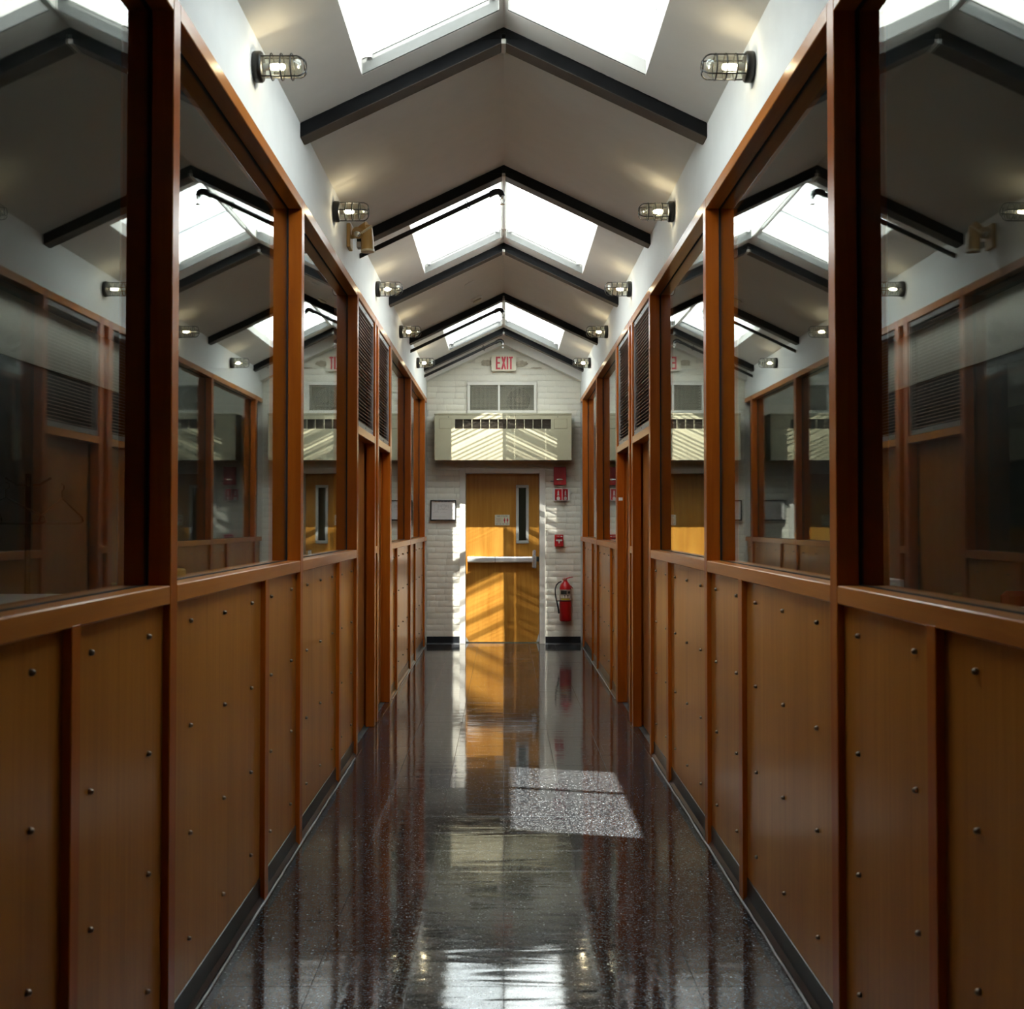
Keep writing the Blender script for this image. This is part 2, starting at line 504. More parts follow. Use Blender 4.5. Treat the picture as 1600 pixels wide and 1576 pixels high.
RAFT = [3.30 + 2.070 * i for i in range(-1, 6)]
for i, yc in enumerate(RAFT):
    bm = bm_new()
    y0, y1, d = yc - 0.055, yc + 0.055, 0.064
    for s in (-1, 1):
        segs = 12
        # upper edge scribed unevenly into the ceiling, as painted
        prism(bm, [(0, APEX + 0.01), (s * (A + 0.02), ceil_z(A + 0.02) + 0.01), (s * (A + 0.02), ceil_z(A + 0.02) - d), (0, APEX - d)], y0, y1)
    r = obj('rafter', bm, 'rafter', ceiling)
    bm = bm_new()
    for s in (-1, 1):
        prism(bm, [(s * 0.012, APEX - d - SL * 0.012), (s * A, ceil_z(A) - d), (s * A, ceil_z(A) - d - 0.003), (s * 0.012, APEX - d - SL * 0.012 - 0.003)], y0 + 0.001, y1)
    stuff(obj('bounce_strip', bm, 'bounce_tint', r))  # thin strip added to carry the painted bounce light
    bm = bm_new(); gw = 0.105
    prism(bm, [(-gw, ceil_z(gw) + 0.002), (0, APEX + 0.002), (gw, ceil_z(gw) + 0.002), (gw, ceil_z(gw) - 0.004), (-gw, ceil_z(gw) - 0.004)], y0 - 0.005, y0 + 0.002)
    obj('gusset', bm, 'rafter', r)
    bm = bm_new()
    box(bm, -0.011, 0.011, yc - 0.060, yc + 0.058, APEX - d - 0.012, APEX - d + 0.035, 0.003)
    obj('joint_plate', bm, 'white_plastic', r)
    # ragged painted edge where the beam meets the ceiling
    bm = bm_new()
    for s in (-1, 1):
        n = 46
        for q in range(n):
            x0 = A * q / n; x1 = A * (q + 1) / n
            h = random.uniform(0.002, 0.007)
            zc = lambda x: APEX - SL * x
            prism(bm, [(s * x0, zc(x0) + 0.002), (s * x1, zc(x1) + 0.002), (s * x1, zc(x1) - h), (s * x0, zc(x0) - h)], yc - 0.055 - random.uniform(0.003, 0.006), yc - 0.05)
    stuff(obj('paint_edge', bm, 'rafter', r))

# raked trim against the end wall
bm = bm_new()
for s in (-1, 1):
    prism(bm, [(0, APEX + 0.01), (s * (A + 0.02), ceil_z(A + 0.02) + 0.01), (s * (A + 0.02), ceil_z(A + 0.02) - 0.133), (0, APEX - 0.135)], 13.98, Y1 - 0.008)
structure(obj('trim_1', bm, 'ceiling'))

# skylights, the last an added light slot: window_<n> with frame, crossbar and panes
for n, (a, b) in enumerate(SKY):
    wroot = structure(empty('window_%d' % (n + 1)))
    for s in (-1, 1):
        bm = bm_new()
        off = 0.125
        prism(bm, [(s * SX0, ceil_z(SX0) + off), (s * SX1, ceil_z(SX1) + off), (s * SX1, ceil_z(SX1) + off + 0.008), (s * SX0, ceil_z(SX0) + off + 0.008)], a, b)
        obj('pane', bm, 'sky_glass', wroot)
        bm = bm_new(); ym = a + (b - a) * 0.60
        prism(bm, [(s * SX0, ceil_z(SX0) + off - 0.03), (s * SX1, ceil_z(SX1) + off - 0.03), (s * SX1, ceil_z(SX1) + off - 0.001), (s * SX0, ceil_z(SX0) + off - 0.001)], ym - 0.022, ym + 0.022)
        obj('crossbar', bm, 'white_plastic', wroot)
        bm = bm_new(); x0, x1 = s * 0.0, s * (SX1 - 0.001)
        prism(bm, [(x0, ceil_z(x0) + 0.001), (x1, ceil_z(x1) + 0.001), (x1, ceil_z(x1) + 0.066), (x0, ceil_z(x0) + 0.066)], b - 0.012, b - 0.001)
        obj('curb', bm, 'curb', wroot)
    if n == 1:
        bm = bm_new()
        box(bm, -0.012, 0.012, a - 0.2, b - 0.35, APEX - 0.028, APEX + 0.005, 0.003)
        obj('ridge_bar', bm, 'white_plastic', wroot)

def shade_z(x, o): return ceil_z(x) + o
def add_shade(idx, s, mode):
    a, b = SKY[idx]
    place = {0: 'the nearest skylight', 1: 'the second skylight, beyond the second rafter', 2: 'the last skylight before the brick wall'}[idx]
    side = 'left' if s < 0 else 'right'
    o = 0.075
    if mode == 'pleat':
        root = thing('pleated_shade', 'white pleated shade, %s half of %s' % (side, place), 'shade', (s * 0.33, (a + b) / 2, ceil_z(0.33) + o), 0, 'skylight shades')
        bm = bm_new(); p = 0.019; y = a + 0.012; up = 0
        x0, x1 = s * (SX0 + 0.004), s * (SX1 - 0.004)
        prev = None
        while y < b - 0.012:
            z = o + (0.011 if up else 0.0)
            q = [bm.verts.new((x0, y, shade_z(x0, z))), bm.verts.new((x1, y, shade_z(x1, z)))]
            if prev: bm.faces.new((prev[0], prev[1], q[1], q[0]))
            prev = q; y += p; up = 1 - up
        obj('pleated_fabric', bm, 'shade', root)
    else:
        root = thing('slatted_blind', 'white slatted blind %s, %s half of %s' % ('half open' if mode == 'open' else 'almost shut', side, place), 'blind', (s * 0.33, (a + b) / 2, ceil_z(0.33) + o), 0, 'skylight shades')
        bm = bm_new(); p = 0.0263; k = 0; y = a + 0.02
        x0, x1 = s * (SX0 - 0.001), s * (SX1 + 0.001)
        while y < b - 0.02:
            if mode == 'open':
                h, drop = 0.0098, -0.0086
                if k in (33, 34): h, drop = 0.0150, 0.004              # a few blades hang shut
                if k in (31, 24, 20): h, drop = 0.0120, 0.001
                if k in (29, 28, 26): h, drop = 0.0070, -0.0075
                if k == 51: h, drop = 0.0030, -0.004
            else:
                h, drop = 0.0140, 0.002
                if k < 42: h, drop = 0.0131 + 0.0005 * math.sin(k * 2.1), -0.0006
                if k in (43, 46, 48, 49, 52, 53): h, drop = 0.0105, -0.005
            sag = random.uniform(-0.0008, 0.0008)
            pts = [(y - h + sag, -drop), (y + sag * 0.5, 0.0012), (y + h + sag, drop)]
            ends = (0.1190, 0.1225, 0.4890, 0.4925) if mode == 'shut' else ()     # slots for the lift cords
            xs = [x0] + [s * e for e in ends] + [x1]
            skew = random.uniform(-.0012, .0012)
            for w_ in range(0, len(xs), 2):
                xa, xb = xs[w_], xs[w_ + 1]
                vs = []
                for yy, zz in pts:
                    vs.append((bm.verts.new((xa, yy + skew * abs(xa), shade_z(xa, o + zz))), bm.verts.new((xb, yy + skew * abs(xb), shade_z(xb, o + zz)))))
                for q in range(2):
                    bm.faces.new((vs[q][0], vs[q][1], vs[q + 1][1], vs[q + 1][0]))
            y += p; k += 1
        stuff(obj('slats', bm, 'shade', root))
    for yy, nm in ((b - 0.008, 'end_rail'), (a + 0.008, 'head_rail')):
        bm = bm_new()
        x0, x1 = s * (SX0 + 0.002), s * (SX1 - 0.002)
        prism(bm, [(x0, shade_z(x0, o - 0.006)), (x1, shade_z(x1, o - 0.006)), (x1, shade_z(x1, o + 0.012)), (x0, shade_z(x0, o + 0.012))], yy - 0.007, yy + 0.007)
        obj(nm, bm, 'white_plastic', root)
    for xx in (0.2, 0.45):
        bm = bm_new()
        X = s * xx
        tube(bm, [(X, a + 0.01, shade_z(X, o - 0.012)), (X, b - 0.01, shade_z(X, o - 0.012))], 0.0011, 4)
        obj('lift_cord', bm, 'pale_ink', root)
    for xx in (SX0 + 0.03, SX1 - 0.035):
        X = s * xx
        bm = bm_new()
        box(bm, X - 0.013, X + 0.013, b - 0.030, b - 0.004, shade_z(X, o - 0.022), shade_z(X, o - 0.002), 0.003)
        obj('bracket', bm, 'chrome', root)
add_shade(0, -1, 'pleat')
add_shade(1, -1, 'pleat'); add_shade(1, 1, 'pleat')
add_shade(2, -1, 'open'); add_shade(2, 1, 'shut')

# ------------------------------------------------------------------ side walls
POSTS = [(3.262 - 2.07 * 2, 3.330 - 2.07 * 2), (3.262 - 2.07, 3.330 - 2.07), (3.262, 3.330), (5.350, 5.418), (7.395, 7.463), (9.560, 9.690), (11.66, 11.74), (13.72, 13.80)]
MID = [(8.420, 8.500), (8.610, 8.700)]
BATT = [(2.520 - 2.07, 2.573 - 2.07), (2.520, 2.573), (4.570, 4.640), (6.620, 6.700), (10.21, 10.29), (12.33, 12.40)]
DOORS = [(7.463, 8.420), (8.700, 9.560)]

def sd(s, x): return s * x

screw_bm = bm_new()
lathe(screw_bm, [(0.0072, 0.0), (0.0070, 0.0060), (0.0050, 0.0100), (0.0018, 0.0115)], 'x', (0, 0, 0), 8)
screw_me = bpy.data.meshes.new('screw'); screw_bm.to_mesh(screw_me); screw_bm.free(); screw_me.materials.append(M['screw'])
for pgon in screw_me.polygons: pgon.use_smooth = True

def build_side(s):
    nm = 'left' if s < 0 else 'right'
    wall = structure(empty('wall_' + nm))
    # plaster above the header, closed at the back
    bm = bm_new(); box(bm, sd(s, A + 0.004), sd(s, 1.10), Y0, Y1, HEAD1 - 0.004, ceil_z(A) + 0.10)
    obj('plaster', bm, 'plaster', wall)
    verts = sorted(POSTS)
    for (a, b) in POSTS + MID:
        bm = bm_new()
        box(bm, sd(s, A), sd(s, GL - 0.003), a, b, 0, HEAD1, 0.0025)
        if (a, b) in POSTS:
            box(bm, sd(s, GL - 0.003), sd(s, GL + 0.008), a + 0.006, b - 0.006, 0, HEAD1)
            box(bm, sd(s, GL + 0.008), sd(s, 1.075), a, b, 0, HEAD1, 0.0025)
        obj('post', bm, 'post', wall)
        bm = bm_new()
    # strike plate on the first door jamb
    bm = bm_new(); box(bm, sd(s, A - 0.0015), sd(s, A + 0.018), 7.4625, 7.4645, 0.955, 1.025)
    obj('strike_plate', bm, 'brass', wall)
    for (a, b) in BATT:
        bm = bm_new(); box(bm, sd(s, A), sd(s, PAN + 0.004), a, b, 0, SILL0 + 0.006, 0.002)
        obj('batten', bm, 'post', wall)
    # glazed bays: sill, header between posts
    glazed = []
    pp = verts + []
    for i in range(len(pp) - 1):
        a, b = pp[i][1], pp[i + 1][0]
        if abs(a - 7.463) < 0.01: continue
        glazed.append((a, b))
    glazed.append((13.80, 14.122)); glazed.insert(0, (Y0, pp[0][0]))
    headers = [(a, b) for a, b in glazed] + [(7.463, 8.42), (8.50, 8.61), (8.70, 9.56)]
    for a, b in headers:
        bm = bm_new(); box(bm, sd(s, A + 0.0005), sd(s, GL - 0.003), a, b, HEAD0, HEAD1, 0.0025)
        box(bm, sd(s, GL - 0.003), sd(s, GL + 0.008), a, b, HEAD0 + 0.006, HEAD1)
        box(bm, sd(s, GL + 0.008), sd(s, 1.075), a, b, HEAD0, HEAD1, 0.002)
        obj('header', bm, 'rail', wall)
    for a, b in glazed + [(8.50, 8.61)]:
        bm = bm_new(); box(bm, sd(s, A + 0.0005), sd(s, 1.085), a, b, SILL0, SILL1, 0.003)
        obj('sill', bm, 'rail', wall)
    # small recessed infill between the two doors
    bm = bm_new(); box(bm, sd(s, A + 0.035), sd(s, 1.02), 8.495, 8.615, 0, HEAD0)
    obj('infill', bm, 'post', wall)
    for a, b in DOORS:
        bm = bm_new(); box(bm, sd(s, A + 0.0005), sd(s, 1.02), a, b, 2.030, 2.082, 0.0025)
        obj('transom', bm, 'rail', wall)
    # panels with screws
    cuts = sorted([p for p in POSTS] + BATT + [(14.09, 14.13)])
    spans = []
    for i in range(len(cuts) - 1):
        a, b = cuts[i][1], cuts[i + 1][0]
        if a < 7.47 and b > 9.5 and a > 7.4: continue
        spans.append((a, b))
    for a, b in spans:
        bm = bm_new(); box(bm, sd(s, PAN), sd(s, PAN + 0.018), a - 0.004, b + 0.004, 0.012, SILL0 + 0.002)
        p = obj('panel', bm, 'panel', wall)
        if b < 1.6: continue
        w = b - a
        if w > 0.95: cols = [a + 0.17 * w, a + 0.515 * w, a + 0.86 * w]
        elif w > 0.4: cols = [a + 0.17 * w, a + 0.80 * w]
        else: cols = [a + 0.5 * w]
        for yc in cols:
            for zc in (1.165, 0.850, 0.535, 0.220):
                inst('screw', screw_me, p, (s * PAN, yc + random.uniform(-.006, .006), zc + random.uniform(-.005, .005)), (0, 0, PI if s > 0 else 0))
    # backing so no light leaks through the lower wall
    bm = bm_new(); box(bm, sd(s, 1.0), sd(s, 1.03), Y0, 7.40, 0, SILL0); box(bm, sd(s, 1.0), sd(s, 1.03), 9.69, Y1, 0, SILL0)
    obj('backing', bm, 'dark_room', wall)
    # baseboard with a small toe
    base = structure(empty('baseboard_' + nm))
    for a, b in spans:
        bm = bm_new()
        x = lambda v: s * v
        prism(bm, [(x(PAN + 0.001), 0.0), (x(PAN + 0.001), 0.090), (x(PAN - 0.0035), 0.088), (x(PAN - 0.0035), 0.018), (x(A + 0.004), 0.006), (x(A + 0.002), 0.0)], a, b)
        obj('base_strip', bm, 'base', base)
    bm = bm_new()
    pts = []
    y = Y0
    while y < 14.0:
        if not (7.36 < y < 9.66):
            pts.append((s * (A - 0.0035 + random.uniform(-0.0018, 0.0018)), y, 0.0012))
        elif pts and len(pts) > 1:
            tube(bm, pts, 0.0042, 6); pts = []
        y += 0.11
    if len(pts) > 1: tube(bm, pts, 0.0042, 6)
    obj('wax_line', bm, 'caulk', base)
    # panes
    global WIN
    for a, b in glazed:
        if b < 1.1: pass
        w = structure(empty('window_%d' % WIN)); WIN += 1
        bm = bm_new(); box(bm, sd(s, GL), sd(s, GL + 0.006), a - 0.004, b + 0.004, SILL1 - 0.003, HEAD0 + 0.004)
        obj('pane', bm, 'glass', w)
        bm = bm_new(); rect_frame(bm, 'x', sd(s, GL - 0.0035), sd(s, GL + 0.0085), a - 0.001, b + 0.001, SILL1 - 0.001, HEAD0 + 0.001, 0.004)
        obj('gasket', bm, 'gasket', w)
    return wall

WIN = 5
wall_left = build_side(-1)
wall_right = build_side(1)

# doors in the side walls
def side_door(num, s, a, b, key):
    d = structure(empty('door_%d' % num))
    bm = bm_new(); box(bm, sd(s, 1.002), sd(s, 1.044), a - 0.002, b + 0.002, 0.006, 2.032, 0.002)
    leaf = obj('leaf', bm, 'leaf', d)
    # lever handle near the latch edge
    h = empty('handle'); h.parent = d
    yl = a + 0.085
    bm = bm_new()
    lathe(bm, [(0.027, 0), (0.027, 0.006), (0.020, 0.010), (0.010, 0.012), (0.010, 0.050)], 'x', (0, 0, 0), 16)
    if s > 0: bmesh.ops.scale(bm, vec=(-1, 1, 1), verts=bm.verts); bmesh.ops.reverse_faces(bm, faces=bm.faces)
    bmesh.ops.translate(bm, vec=(s * 1.002, yl, 1.0), verts=bm.verts)
    x = s * (1.002 - 0.050)
    tube(bm, [(x, yl - 0.012, 1.0), (x, yl + 0.03, 1.001), (x, yl + 0.075, 0.998), (x + s * 0.004, yl + 0.112, 0.996)], [0.010, 0.0095, 0.009, 0.008], 8)
    bpy.data.objects.remove(h)
    obj('lever_handle', bm, 'brass', d, True)
    bm = bm_new(); lathe(bm, [(0.016, 0), (0.016, 0.008), (0.010, 0.011)], 'x', (0, 0, 0), 14)
    if s > 0: bmesh.ops.scale(bm, vec=(-1, 1, 1), verts=bm.verts); bmesh.ops.reverse_faces(bm, faces=bm.faces)
    bmesh.ops.translate(bm, vec=(s * 1.002, yl, 1.12), verts=bm.verts)
    obj('lock_cylinder', bm, 'black', d, True)
    if key:
        bm = bm_new(); box(bm, s * (A + 0.012), s * (A + 0.045), b - 0.0015, b + 0.001, 1.64, 1.665)
        obj('door_tag', bm, 'sign_white', d)
side_door(1, -1, *DOORS[0], False); side_door(2, -1, *DOORS[1], False)
side_door(3, 1, *DOORS[0], False); side_door(4, 1, *DOORS[1], True)

# louvred transoms over the doors
def louver(s, a, b, label):
    z0, z1 = 2.082, HEAD0
    root = thing('transom_louver', label, 'louver', (s * 0.955, (a + b) / 2, z0), 0, 'louvers over the side doors')
    a2, b2 = a + 0.004, b - 0.004
    bm = bm_new()
    x0, x1 = s * (A + 0.012), s * (A + 0.052)
    box(bm, x0, x1, a2, b2, z1 - 0.038, z1 - 0.004, 0.001); box(bm, x0, x1, a2, b2, z0 + 0.004, z0 + 0.038, 0.001)
    box(bm, x0, x1, a2, a2 + 0.022, z0 + 0.038, z1 - 0.038, 0.001); box(bm, x0, x1, b2 - 0.022, b2, z0 + 0.038, z1 - 0.038, 0.001)
    fr = obj('louver_frame', bm, 'louver_frame', root)
    for yy in (a2 + 0.05, (a2 + b2) / 2, b2 - 0.05):
        for zz in (z0 + 0.021, z1 - 0.021):
            bm = bm_new()
            lathe(bm, [(0.005, 0.0), (0.003, -s * 0.003)], 'x', (x0, yy, zz), 6)
            obj('screw', bm, 'black', fr)
    n = 31; p = (z1 - z0 - 0.082) / n
    bm = bm_new()
    w = b2 - a2 - 0.046
    # one blade, tilted: lower edge towards the corridor
    d = 0.027; th = 0.0026; ang = R(24)
    dx, dz = d / 2 * math.cos(ang), d / 2 * math.sin(ang)
    prism(bm, [(-s * dx, -dz), (s * dx, dz), (s * dx, dz + th), (s * 0.0, th * 1.3), (-s * dx, -dz + th)], -w / 2, w / 2)
    me = bpy.data.meshes.new('slat'); bm.to_mesh(me); bm.free(); me.materials.append(M['louver'])
    for k in range(n):
        inst('slat', me, root, (s * (A + 0.034), (a2 + b2) / 2, z0 + 0.041 + p * (k + 0.5)))
    # dark backing board
    bm = bm_new(); box(bm, s * (A + 0.062), s * (A + 0.070), a2, b2, z0 + 0.004, z1 - 0.004)
    obj('backing_board', bm, 'gasket', root)
louver(-1, *DOORS[0], 'dark slatted louver in grey frame over the nearer door in the left wall')
louver(-1, *DOORS[1], 'dark slatted louver in grey frame over the farther door in the left wall')
louver(1, *DOORS[0], 'dark slatted louver in grey frame over the nearer door in the right wall')
louver(1, *DOORS[1], 'dark slatted louver in grey frame over the farther door in the right wall')

# dim offices behind the glazing
for s, nm in ((-1, 'left'), (1, 'right')):
    room = structure(empty('room_' + nm))
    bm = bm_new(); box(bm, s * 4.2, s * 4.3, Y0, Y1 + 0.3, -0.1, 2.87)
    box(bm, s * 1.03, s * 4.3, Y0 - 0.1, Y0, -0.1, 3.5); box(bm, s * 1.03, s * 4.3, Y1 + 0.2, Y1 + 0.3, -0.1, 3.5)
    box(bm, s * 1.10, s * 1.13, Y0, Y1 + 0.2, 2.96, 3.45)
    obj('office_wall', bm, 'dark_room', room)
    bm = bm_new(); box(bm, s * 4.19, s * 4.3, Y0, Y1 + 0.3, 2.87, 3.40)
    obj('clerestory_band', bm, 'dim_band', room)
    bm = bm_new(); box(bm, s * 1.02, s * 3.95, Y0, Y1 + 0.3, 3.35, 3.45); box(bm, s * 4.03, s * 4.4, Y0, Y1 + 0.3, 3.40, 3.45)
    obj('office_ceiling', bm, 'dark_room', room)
    bm = bm_new(); box(bm, s * 3.94, s * 4.04, Y0, Y1 + 0.3, 3.425, 3.430)
    obj('roof_light', bm, 'shade', room)
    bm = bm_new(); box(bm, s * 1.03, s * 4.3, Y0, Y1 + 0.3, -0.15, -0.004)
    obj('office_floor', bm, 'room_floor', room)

# wall behind the camera
bm = bm_new(); box(bm, -1.1, 1.1, Y0 - 0.12, Y0, -0.1, 4.0)
structure(obj('wall_front', bm, 'plaster'))

# ------------------------------------------------------------------ end wall of painted brick
wall_back = structure(empty('wall_back'))
DX0, DX1, DZ = -0.530, 0.502, 2.115      # outside of the steel door frame
bm = bm_new()
F = Y1 + 0.0105                           # mortar face, bricks stand proud of it
box(bm, -1.08, DX0 + 0.03, F, Y1 + 0.25, -0.1, 4.0)
box(bm, DX1 - 0.03, 1.08, F, Y1 + 0.25, -0.1, 4.0)
box(bm, DX0 + 0.03, DX1 - 0.03, F, Y1 + 0.25, DZ - 0.03, 2.79)
box(bm, DX0 + 0.03, -0.412, F, Y1 + 0.25, 2.79, 4.0); box(bm, 0.37, DX1 - 0.03, F, Y1 + 0.25, 2.79, 4.0)
box(bm, -0.412, 0.37, F, Y1 + 0.25, 3.125, 4.0)
obj('mortar_bed', bm, 'mortar', wall_back)
# brick variants: rounded, lumpy with paint
bricks = []
for v in range(6):
    b = bm_new()
    bmesh.ops.create_grid(b, x_segments=4, y_segments=2, size=0.5)
    bmesh.ops.rotate(b, matrix=Matrix.Rotation(R(90), 3, 'X'), verts=b.verts)     # XZ plane facing -Y
    ed = []
    for q in b.verts:
        rim = abs(q.co.x) > 0.49 or abs(q.co.z) > 0.49
        q.co.y = 0.0 if not rim else 0.16
        q.co.x += random.uniform(-0.008, 0.008); q.co.z += random.uniform(-0.035, 0.035)
        q.co.y += random.uniform(-0.07, 0.09)
    r = bmesh.ops.extrude_edge_only(b, edges=[e for e in b.edges if e.is_boundary])
    for q in [g_ for g_ in r['geom'] if isinstance(g_, bmesh.types.BMVert)]:
        q.co.y = 1.0; q.co.x *= 1.01; q.co.z *= 1.03
    bmesh.ops.recalc_face_normals(b, faces=b.faces)
    me = bpy.data.meshes.new('brick'); b.to_mesh(me); b.free(); me.materials.append(M['brick'])
    # face the camera
    if sum(p.normal.y * p.area for p in me.polygons) > 0: me.flip_normals()
    for p in me.polygons: p.use_smooth = True
    bricks.append(me)
CH, CW = 0.0718, 0.222
far_stuff = bm_new()
course = 0
z = 0.085 - CH * 1
nb = 0
while z < 3.62:
    zc = z + CH / 2
    x = -A - CW + (CW / 2 if course % 2 else 0) + random.uniform(-0.02, 0.02)
    while x < A:
        w = CW * random.choice((1, 1, 1, 1, 0.97, 1.04, 0.52))
        x0, x1 = max(x, -A - 0.004), min(x + w, A + 0.004)
        segs = [(x0, x1)]
        def cut(segs, c0, c1):
            out = []
            for p, q in segs:
                if q <= c0 or p >= c1: out.append((p, q)); continue
                if p < c0: out.append((p, c0))
                if q > c1: out.append((c1, q))
            return out
        if zc < DZ: segs = cut(segs, DX0 + 0.002, DX1 - 0.002)
        if 2.775 < zc < 3.15: segs = cut(segs, -0.445, 0.402)
        if 2.25 < zc < 2.70: segs = cut(segs, -0.78, 0.77)
        for p, q in segs:
            if q - p < 0.02: continue
            if abs((p + q) / 2) * SL + zc > APEX - 0.09: continue
            dep = 0.010 + random.uniform(-0.002, 0.002)
            inst('brick', random.choice(bricks), wall_back, ((p + q) / 2, Y1 + 0.009 - dep * 0.5 - random.uniform(0, 0.002), zc),
                 (random.uniform(-.008, .010), random.uniform(-.010, .010), random.uniform(-.008, .008)),
                 (random.choice((1, -1)) * (q - p - 0.003), dep, (CH - 0.0035)))
            nb += 1
        x += w
    z += CH; course += 1
print('bricks', nb, 'tiles', len(rows) * 6)
# peeled patches either side of the exit sign
def blob(bm, cx, cz, rx, rz, y, n=18, th=0.003):
    pts = []
    for i in range(n):
        a = 2 * PI * i / n; k = random.uniform(0.75, 1.15)
        pts.append((cx + rx * k * math.cos(a), cz + rz * k * math.sin(a)))
    prism(bm, pts, y - th, y)
bm = bm_new(); blob(bm, -0.205, 3.385, 0.075, 0.038, Y1 - 0.012); obj('bare_patch', bm, 'stain', wall_back)
bm = bm_new(); blob(bm, 0.215, 3.375, 0.075, 0.040, Y1 - 0.012); obj('bare_patch', bm, 'stain', wall_back)
bm = bm_new(); blob(bm, 0.40, 3.325, 0.075, 0.009, Y1 - 0.012); obj('bare_patch', bm, 'stain', wall_back)
# wavy bead of filler above the door frame
bm = bm_new()
tube(bm, [(-0.53 + 1.03 * i / 60, Y1 - 0.006, 2.140 + random.uniform(-0.008, 0.008) + 0.006 * math.sin(i * 0.9)) for i in range(61)], 0.0035, 5)
obj('filler_bead', bm, 'steel_paint', wall_back)
bm = bm_new()
for a, b in ((-0.925, DX0), (DX1, 0.925)):
    prism(bm, [(Y1 - 0.0, 0.0), (Y1 - 0.0, 0.088), (Y1 - 0.012, 0.086), (Y1 - 0.012, 0.010), (Y1 - 0.022, 0.0)], a, b, 'x')
structure(obj('baseboard_back', bm, 'base'))

# ------------------------------------------------------------------ exit door
d = structure(empty('door_5'))
bm = bm_new()
fy0, fy1 = Y1 - 0.022, Y1 + 0.20
w = 0.070
prof = lambda: None
box(bm, DX0, DX0 + w, fy0, fy1, 0, DZ, 0.003); box(bm, DX1 - w, DX1, fy0, fy1, 0, DZ, 0.003)
box(bm, DX0 + w, DX1 - w, fy0, fy1, 2.052, DZ, 0.003)
obj('door_frame', bm, 'steel_paint', d)
LX0, LX1, LY = DX0 + w + 0.003, DX1 - w - 0.003, Y1 + 0.125
# slab with an opening for the vision pane
wx0, wx1, wz0, wz1 = 0.150, 0.305, 1.205, 1.915
bm = bm_new()
box(bm, LX0, wx0, LY, LY + 0.045, 0.010, 2.049); box(bm, wx1, LX1, LY, LY + 0.045, 0.010, 2.049)
box(bm, wx0, wx1, LY, LY + 0.045, 0.010, wz0); box(bm, wx0, wx1, LY, LY + 0.045, wz1, 2.049)
obj('leaf', bm, 'exit_leaf', d)
bm = bm_new(); rect_frame(bm, 'y', LY - 0.012, LY + 0.03, wx0, wx1, wz0, wz1, 0.034, 0.004)
obj('vision_frame', bm, 'vision', d)
bm = bm_new(); box(bm, wx0 + 0.03, wx1 - 0.03, LY + 0.012, LY + 0.018, wz0 + 0.03, wz1 - 0.03)
obj('pane', bm, 'glass', d)
bm = bm_new(); box(bm, -0.7, 0.7, LY + 0.6, LY + 0.65, -0.1, 2.3); box(bm, -0.75, -0.6, LY + 0.05, LY + 0.65, -.1, 2.3); box(bm, 0.6, 0.75, LY + 0.05, LY + 0.65, -.1, 2.3)
box(bm, -0.75, 0.75, LY + 0.1, LY + 0.56, 2.2, 2.35)  # unseen lobby top stops short, the gap added to let daylight in
obj('lobby_wall', bm, 'lobby', d)
# panic bar
pb = empty('panic_bar'); pb.parent = d
bpy.data.objects.remove(pb)
bm = bm_new()
zb0, zb1 = 0.975, 1.045
def bar(x0, x1, y_front):
    prism(bm, [(LY + 0.002, zb0 + 0.004), (LY + 0.002, zb1 - 0.004), (y_front + 0.012, zb1), (y_front, zb1 - 0.016), (y_front, zb0 + 0.012), (y_front + 0.012, zb0)], x0, x1, 'x')
bar(-0.438, -0.105, LY - 0.066)
rail_ = obj('panic_bar', bm, 'brushed', d)
bm = bm_new(); bar(-0.100, 0.345, LY - 0.072)
obj('push_pad', bm, 'brushed', rail_)
bm = bm_new(); bar(-0.112, -0.098, LY - 0.060)
obj('bar_joint', bm, 'black', rail_)
bm = bm_new()
box(bm, 0.342, 0.398, LY - 0.075, LY + 0.001, 0.905, 1.060, 0.012); box(bm, 0.350, 0.390, LY - 0.05, LY + 0.001, 1.055, 1.125, 0.010)
obj('latch_case', bm, 'chrome', rail_)
bm = bm_new(); box(bm, 0.398, 0.428, LY - 0.02, LY + 0.001, 0.985, 1.045, 0.003)
obj('latch_keeper', bm, 'black', rail_)
bm = bm_new(); prism(bm, [(LX0, 0.012), (LX0 + 0.035, 0.012), (LX0, 0.07)], LY - 0.003, LY, 'y'); prism(bm, [(LX1, 0.012), (LX1 - 0.03, 0.012), (LX1 - 0.03, 0.02), (LX1, 0.12)], LY - 0.003, LY, 'y')
obj('worn_corner', bm, 'vision', d)
# hinged-side pivot shoes
# ------------------------------------------------------------------ door sign
root = thing('fire_door_sign', 'small cream notice with red figures on the wooden exit door', 'sign', (-0.018, LY, 1.470))
sx0, sx1, sz0, sz1 = -0.107, 0.072, 1.425, 1.553
bm = bm_new(); box(bm, sx0, sx1, LY - 0.004, LY - 0.0005, sz0, sz1, 0.001); obj('plate', bm, 'cream', root)
t = letters('FIRE DOOR', 0.026, 0.001); bmesh.ops.translate(t, vec=(-0.018, LY - 0.0045, sz1 - 0.018), verts=t.verts); obj('lettering', t, 'ink', root)
bm = bm_new()
for a, b in ((-0.096, -0.062), (-0.054, -0.030), (-0.016, 0.010), (0.024, 0.058)):
    box(bm, a, b, LY - 0.0048, LY - 0.0035, sz0 + 0.010, sz0 + 0.019)
box(bm, -0.020, -0.0175, LY - 0.0048, LY - 0.0035, sz0 + 0.024, sz1 - 0.034)
obj('small_print', bm, 'pale_ink', root)
bm = bm_new()
for i in range(7):
    z_ = sz0 + 0.032 + i * 0.009
    tube(bm, [(-0.090 + 0.06 * k / 6, LY - 0.0045, z_ + 0.003 * (k % 2)) for k in range(7)], 0.0012, 4)
obj('flame_hatching', bm, 'pale_red', root)
